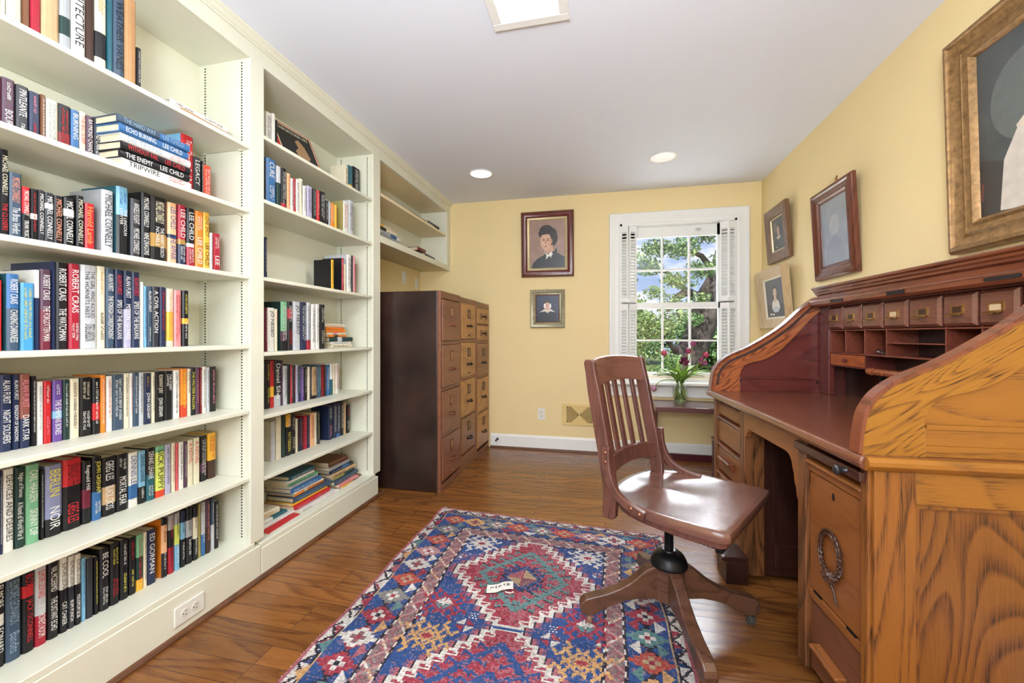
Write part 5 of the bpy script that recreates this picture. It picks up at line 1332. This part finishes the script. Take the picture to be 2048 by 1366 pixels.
for i in range(1, 9):
    x = 21 + i * 19.75
    for y in (21, RH - 22):
        rosette(int(x), y, ROS[(i + 11) % len(ROS)])
        if i < 9: 
            for k in range(6):
                for a in range(-k, k + 1): px(int(x) + 10 + a, y - 10 + k, ['red', 'grey', 'gold', 'teal'][i % 4]); px(int(x) + 10 + a, y + 11 - k, ['white', 'tan', 'red'][i % 3])
# field
def hookcross(cx_, cy_, c, core='red', s=1):
    """star of hooked arms, as in the corners of the field"""
    pts = set()
    def ln(x0, y0, x1, y1, th=2):
        n = int(max(abs(x1 - x0), abs(y1 - y0)))
        for k in range(n + 1):
            x, y = x0 + (x1 - x0) * k / max(1, n), y0 + (y1 - y0) * k / max(1, n)
            for a in range(th):
                for b in range(th): pts.add((int(x) + a, int(y) + b))
    D = lambda k, m: (k * 1.05 - m * .9, k * .85 + m * .9)
    ln(*D(2, 0), *D(13, 0), 2)
    for k, l in ((6, 5), (12, 5)):
        for sg in (-1, 1):
            ln(*D(k, 0), *D(k, sg * l)); ln(*D(k, sg * l), *D(k + 3, sg * l))
    for sx_ in (-1, 1):
        for sy in (-1, 1):
            for x, y in pts: px(cx_ + int(sx_ * x * s), cy_ + int(sy * y * s), c)
    for a in range(-6, 7):
        for b in range(-5, 6):
            r_ = abs(a) / 6 + abs(b) / 5
            if r_ <= 1: px(cx_ + a, cy_ + b, core if r_ < .55 else c)
def quart(cx_, cy_, r, cols):
    for dy in range(-r, r + 1):
        for dx in range(-r, r + 1):
            if abs(dx) + abs(dy) <= r and dx and dy: px(cx_ + dx, cy_ + dy, cols[(dx > 0) * 2 + (dy > 0)])
def half_w(d): return max(8, 49 - (d // 6) * 5) if d >= 3 else 49
MID = 100
def medallion(cy_, kind):
    top = 51
    for dy in range(-top, top + 1):
        d = abs(dy); w_ = half_w(d)
        for dx in range(-w_ - 5, w_ + 6):
            a = abs(dx)
            if a > w_ + 3: c = 'rose' if (dy + dx) % 2 else 'blue'
            elif a > w_: c = 'dark' if a == w_ + 1 else 'rose'
            elif a > w_ - 3: c = 'white'
            else: c = 'red' if NP.rand() < (.8 if dx < 0 else .45) else 'rose'
            px(MID + dx, cy_ + dy, c)
    # white key border: horizontal treads and inward hooks
    for k in range(0, 8):
        for sy in (-1, 1):
            d = 6 * (k + 1); w_ = half_w(d - 1); w2 = half_w(d)
            for sx_ in (-1, 1):
                for a in range(w2 - 2, w_ + 1):
                    for b in (0, 1): px(MID + sx_ * a, cy_ + sy * (d - b), 'white')
                hx, hy = w2 - 3, d - 3
                for a in range(0, 6): px(MID + sx_ * (w_ - 3 - a), cy_ + sy * (hy - 1), 'white')
                for b in range(0, 3): px(MID + sx_ * (w_ - 8), cy_ + sy * (hy - 1 + b), 'white')
                px(MID + sx_ * (w_ - 7), cy_ + sy * (hy + 1), 'white'); px(MID + sx_ * (w_ - 6), cy_ + sy * (hy + 1), 'white')
    for dx in range(-9, 10):
        for b in range(2): px(MID + dx, cy_ - top + b, 'white'); px(MID + dx, cy_ + top - b, 'white')
    # hooked diamonds inside
    def hdiamond(rx, ry, c, edge, hook=5, step=5, th=1.3):
        for q in range(4):
            sx_, sy = (1, 1) if q == 0 else ((-1, 1) if q == 1 else ((-1, -1) if q == 2 else (1, -1)))
            n = int(max(rx, ry))
            for k in range(n * 2 + 1):
                t_ = k / (n * 2); x = rx * (1 - t_); y = ry * t_
                for a in range(-2, 3):
                    if abs(a) <= th + .5: px(MID + int(sx_ * (x + a)), cy_ + int(sy * y), c if abs(a) <= th else edge)
            m_ = int(n / step)
            for k in range(1, m_ + 1):
                t_ = k / (m_ + 1); x = rx * (1 - t_); y = ry * t_
                for out in (1, -1):
                    for h in range(2, hook + 2):
                        X_, Y_ = x + out * h, y + out * h * .55
                        for a in (0, 1): px(MID + int(sx_ * (X_)), cy_ + int(sy * (Y_ + a)), c)
                        px(MID + int(sx_ * X_), cy_ + int(sy * (Y_ + 2)), edge)
                    for h in range(0, 4): px(MID + int(sx_ * (x + out * (hook + 1))), cy_ + int(sy * (y + out * (hook + 1) * .55 - h * out)), c)
                    px(MID + int(sx_ * (x + out * (hook - 1))), cy_ + int(sy * (y + out * (hook + 1) * .55 - 3 * out)), c)
    if kind == 0:
        hdiamond(30, 36, 'teal', 'dark', 6, 7, 2.0); hdiamond(13, 15, 'blue', 'dark', 4, 5, 1.6)
        quart(MID, cy_, 11, ['rose', 'tan', 'tan', 'brown'])
    else:
        hdiamond(34, 40, 'blue', 'rose', 6, 8, 2.4); hdiamond(17, 19, 'blue', 'rose', 5, 6, 2.0); quart(MID, cy_, 12, ['teal', 'grey', 'grey', 'teal'])
for i, cy_ in enumerate((95, 199, 303)): medallion(cy_, i % 2)
for b in (0, 1):
    for dx in range(-8, 9): px(MID + dx, 147 + b, 'blue'); px(MID + dx, 251 + b, 'blue')
for cy_ in (147, 251):
    for s_ in (-1, 1):
        hookcross(MID + s_ * 44, cy_ - 13, 'red', 'white', .80); quart(MID + s_ * 44, cy_ - 13, 6, ['white', 'teal', 'white', 'teal'])
        hookcross(MID + s_ * 43, cy_ + 16, 'gold', 'red', .78); quart(MID + s_ * 25, cy_ + 3, 6, ['white', 'red', 'red', 'white']); quart(MID + s_ * 53, cy_ + 2, 4, ['white', 'red', 'red', 'white'])
        for a, b in ((0, 0), (2, 0), (4, 0), (1, 2), (3, 2), (0, 4), (2, 4), (4, 4)): px(MID + s_ * 24 + a, cy_ - 8 + b, 'white')
for s_ in (-1, 1):
    hookcross(MID + s_ * 42, 56, 'white', 'red', .74); hookcross(MID + s_ * 42, RH - 57, 'white', 'red', .74)
    quart(MID + s_ * 50, 78, 4, ['pink', 'white', 'pink', 'rose'])
for k in range(60):
    x, y = NP.randint(47, 153), NP.randint(47, 80)
    if np.allclose(G[y, x], rc['blue']): px(x, y, ['white', 'rose', 'rose'][k % 3]); px(x + 1, y, ['white', 'rose', 'rose'][k % 3])
# wool variation: abrash rows, worn speckle
ab = 1 + .10 * np.sin(np.arange(RH) / 9.0)[:, None, None] + .05 * NP.randn(RH, 1, 1)
G = G * ab * (1 + .16 * NP.randn(RH, RW, 1)); wm = NP.rand(RH, RW) < .10; G[wm] = G[wm] * .5 + rc['pink'] * .5
G = np.clip(G, .003, .9)
xs_ = np.linspace(0, 1, RW + 1); vs = np.zeros((RH + 1, RW + 1, 3))
for j in range(RH + 1):
    y = RY1 - j * cell; sh = max(0, .02 + .06 * (y - 1.5) / .9) * xs_
    wob = .004 * math.sin(y * 9) + .0025 * math.sin(y * 23)
    xr = 1.30 + (.012 if y > 2.2 else 0) + .03 * max(0, (y - 1.9)) 
    vs[j, :, 0] = RX0 + xs_ * xr + wob; vs[j, :, 1] = y - sh; vs[j, :, 2] = .0095
me = bpy.data.meshes.new('pile'); idx = np.arange((RH + 1) * (RW + 1)).reshape(RH + 1, RW + 1)
q = np.stack([idx[:-1, :-1], idx[1:, :-1], idx[1:, 1:], idx[:-1, 1:]], -1).reshape(-1, 4)
me.from_pydata(vs.reshape(-1, 3).tolist(), [], q.tolist()); at = me.color_attributes.new('weave', 'FLOAT_COLOR', 'CORNER')
cl = np.ones((RH * RW, 4, 4)); cl[:, :, :3] = G.reshape(-1, 1, 3); at.data.foreach_set('color', cl.reshape(-1).astype(np.float32))
rm = bpy.data.materials.new('woven_wool'); rm.use_nodes = True; t_ = rm.node_tree; b = t_.nodes['Principled BSDF']; b.inputs['Roughness'].default_value = .85; b.inputs['Specular IOR Level'].default_value = .2
an = N(t_, 'ShaderNodeVertexColor', layer_name='weave'); t_.links.new(an.outputs[0], b.inputs['Base Color'])
tcn = N(t_, 'ShaderNodeTexCoord'); wv = N(t_, 'ShaderNodeTexWave', ins={'Scale': 48.0, 'Distortion': .6}); wv.bands_direction = 'Y'; t_.links.new(tcn.outputs['Object'], wv.inputs['Vector'])
bp = N(t_, 'ShaderNodeBump', ins={'Strength': .5, 'Distance': .002}); t_.links.new(wv.outputs['Fac'], bp.inputs['Height']); t_.links.new(bp.outputs[0], b.inputs['Normal'])
me.materials.append(rm)
rug = thing('rug', 'worn red and blue hand-woven rug with stepped diamond medallions on the wood floor', 'rug', (0, 0, 0))
o = bpy.data.objects.new('pile', me); COL.objects.link(o); o.parent = rug
m = MB(); edge = [vs[0, i] for i in range(0, RW + 1, 5)] + [vs[j, -1] for j in range(5, RH + 1, 5)] + [vs[-1, i] for i in range(RW - 5, -1, -5)] + [vs[j, 0] for j in range(RH - 5, 0, -5)]
E_ = [[(p_[0], p_[1], .0005), (p_[0], p_[1], .009)] for p_ in edge]; n_ = len(E_)
for i in range(n_): m.add(E_[i] + E_[(i + 1) % n_], [(0, 2, 3, 1)])
m.box(RX0 + .01, RX0 + 1.28, RY1 - RH * cell + .01, RY1 - .09, .0008, .006)
m.build('selvedge', mat('selvedge_rose', 'a8675f', .9), rug)
m = MB()
for i in range(0, RW, 1):
    x, y = vs[0, i][:2]; 
    if NP.rand() < .75: m.tube([(x, y - .003, .007), (x + NP.uniform(-.004, .004), y + .010, .004), (x + NP.uniform(-.008, .008), y + NP.uniform(.012, .022), .0022)], .0012, 4)
for j in range(0, 300, 1):
    if NP.rand() < .06: x, y = vs[j, 0][:2]; m.tube([(x + .004, y, .007), (x - .008, y + NP.uniform(-.006, .006), .003)], .0012, 4)
f_ = m.build('fringe', mat('fringe_wool', 'cfc0a8', .9), rug); f_['kind'] = 'stuff'
# crumpled label
t = thing('cloth_label', 'crumpled white printed cloth label lying on the rug', 'label', (-.44, 1.728, .0105), R(18))
m = MB(); nx, ny = 16, 8; 
for j in range(ny + 1):
    for i in range(nx + 1):
        u, v = i / nx - .5, j / ny - .5; m.v.append((u * .115 + .006 * v, v * .055 + .010 * math.sin(u * 5), .0035 + .003 * math.sin(u * 17 + v * 5) * math.cos(v * 9) + .003))
for j in range(ny):
    for i in range(nx): a = j * (nx + 1) + i; m.f.append((a, a + 1, a + nx + 2, a + nx + 1)); m.m.append(1 if (j in (4, 5) and i in (2, 3, 5, 7, 8, 10, 12, 13)) else 0)
o = m.build('cloth', [mat('white_cloth', 'd9d6ce', .8), mat('grey_print', '6f6d6a', .8)], t, smooth=False); so_ = o.modifiers.new('thick', 'SOLIDIFY'); so_.thickness = .001; so_.offset = 1
MB().tube([(.02, -.03, .004), (.03, -.045, .008), (.045, -.05, .010), (.055, -.04, .006), (.05, -.03, .003)], .0022, 6).build('string', mat('white_cloth', 'd9d6ce', .8), t, smooth=True)

# ---------------------------------------------------------------- outside the window
struct(MB().box(-14, 22, 5.5, 45, -.75, -.7), 'ground', mat('lawn_green', '7d8b52', .9, var=.3, vscale=2))
bark = mat('bark', '5c5552', .9, bump=1, bscale=14, var=.75, vscale=7)
leafs = [mat('leaf_light', '9fb87e', .6, var=.3, vscale=2), mat('leaf_mid', '70925a', .6, var=.3, vscale=2), mat('leaf_dark', '47693f', .6, var=.3, vscale=2)]
def leaves(mb, c, r, n, size, flat=.6, mi=None):
    rs = np.random.RandomState(int(abs(c[0] * 77 + c[1] * 13 + c[2] * 31) * 10) % 99991)
    P = rs.randn(n, 3); P /= np.linalg.norm(P, axis=1)[:, None]; P *= (rs.rand(n, 1) ** .45) * r; P[:, 2] *= flat; P += np.array(c)
    for p_ in P:
        d = rs.randn(3); d /= np.linalg.norm(d); e_ = np.cross(d, rs.randn(3)); e_ /= np.linalg.norm(e_); s_ = size * (.6 + .8 * rs.rand())
        mb.v += [tuple(p_ - d * s_), tuple(p_ + e_ * s_ * .45), tuple(p_ + d * s_), tuple(p_ - e_ * s_ * .45)]
        k = len(mb.v) - 4; mb.f.append((k, k + 1, k + 2, k + 3)); mb.m.append(rs.randint(3) if mi is None else mi)
t = thing('old_tree', 'large leaning tree with dark furrowed trunk just outside the window', 'tree', (0, 0, 0))
Y0 = 12
m = MB(); tr = [(1.80, Y0, -.75), (1.92, Y0, -.1), (2.10, Y0, .45), (2.42, Y0, .9), (2.60, Y0, 1.5), (2.72, Y0, 2.05), (2.95, Y0, 2.6), (3.15, Y0, 3.4), (3.35, Y0, 4.2), (3.5, Y0, 5.2)]
m.tube(tr, [.55, .42, .36, .36, .36, .34, .27, .22, .19, .15], 14)
m.tube([(2.66, Y0, 1.75), (2.45, Y0 - .1, 2.12), (2.15, Y0 - .2, 2.28), (1.85, Y0 - .2, 2.10), (1.65, Y0 - .2, 1.75)], [.16, .15, .13, .09, .04], 9)
m.tube([(2.72, Y0, 2.05), (3.2, Y0 + .3, 3.0), (3.9, Y0 + .6, 3.9)], [.2, .14, .08], 9)
m.tube([(2.95, Y0, 2.7), (2.5, Y0 - .3, 3.2), (1.9, Y0 - .5, 3.45), (1.2, Y0 - .6, 3.5)], [.10, .07, .05, .02], 7)
m.tube([(2.15, Y0 - .2, 2.28), (1.6, Y0 - .6, 2.75), (1.0, Y0 - .8, 2.9), (.5, Y0 - .9, 2.75)], [.07, .05, .03, .015], 7)
m.tube([(2.1, Y0, .45), (1.6, Y0 - .4, 1.0), (1.1, Y0 - .6, 1.45)], [.10, .06, .02], 7)
m.build('trunk', bark, t, smooth=True)
m = MB()
for x, z, r_, n_ in ((1.9, 3.3, .42, 420), (1.3, 3.35, .36, 300), (2.6, 3.7, .45, 420), (3.2, 4.0, .5, 420), (3.6, 3.2, .45, 380), (2.3, 2.75, .36, 260), (1.1, 2.85, .36, 280), (.55, 2.6, .3, 200), (1.7, 2.5, .32, 200), (3.7, 2.3, .5, 420), (3.6, 1.4, .5, 520), (3.3, .6, .45, 420),
                     (2.1, 1.5, .3, 160), (1.45, 1.25, .40, 340), (.9, 1.5, .38, 260), (1.0, .75, .42, 380), (1.7, .45, .3, 200), (.4, 2.2, .26, 120), (1.25, 2.2, .28, 120), (2.2, 4.2, .45, 200), (1.4, .1, .4, 300), (1.7, 1.95, .34, 120), (2.35, 2.0, .3, 110), (.75, 1.95, .3, 110), (2.0, 2.45, .3, 90), (1.0, 3.1, .4, 130), (2.9, 2.95, .4, 160)): leaves(m, (x, Y0 - .9, z), r_ * 1.1, int(n_ * 1.7), .048)
f_ = m.build('foliage', leafs, t)
BG = [(-.8, 18, 1.0, 2.4, 'wide leafy tree behind the garden at the left window edge'), (1.9, 27, 1.0, 3.2, 'rounded green tree standing far behind the old trunk'), (4.6, 19, .6, 2.4, 'bushy green tree beyond the old trunk, right of it'), (9.0, 26, 1.4, 3.6, 'tall dark green tree furthest to the right outside')]
for x, y, z, r_, lab in BG:
    t = thing('garden_tree', lab, 'tree', (0, 0, 0), 0, 'trees beyond the garden'); m = MB()
    for k in range(9):
        a = k * 2.4; leaves(m, (x + math.cos(a) * r_ * .5 * (k % 3) / 1.5, y + math.sin(a) * .8, z - .6 + (k * .37) % 1.5), r_ * .5, 700, .13, .75)
    m.build('foliage', leafs, t); MB().tube([(x, y, -.75), (x + .1, y, z - .5), (x + .3, y, z + .4)], [.16, .12, .05], 8).build('trunk', bark, t, smooth=True)
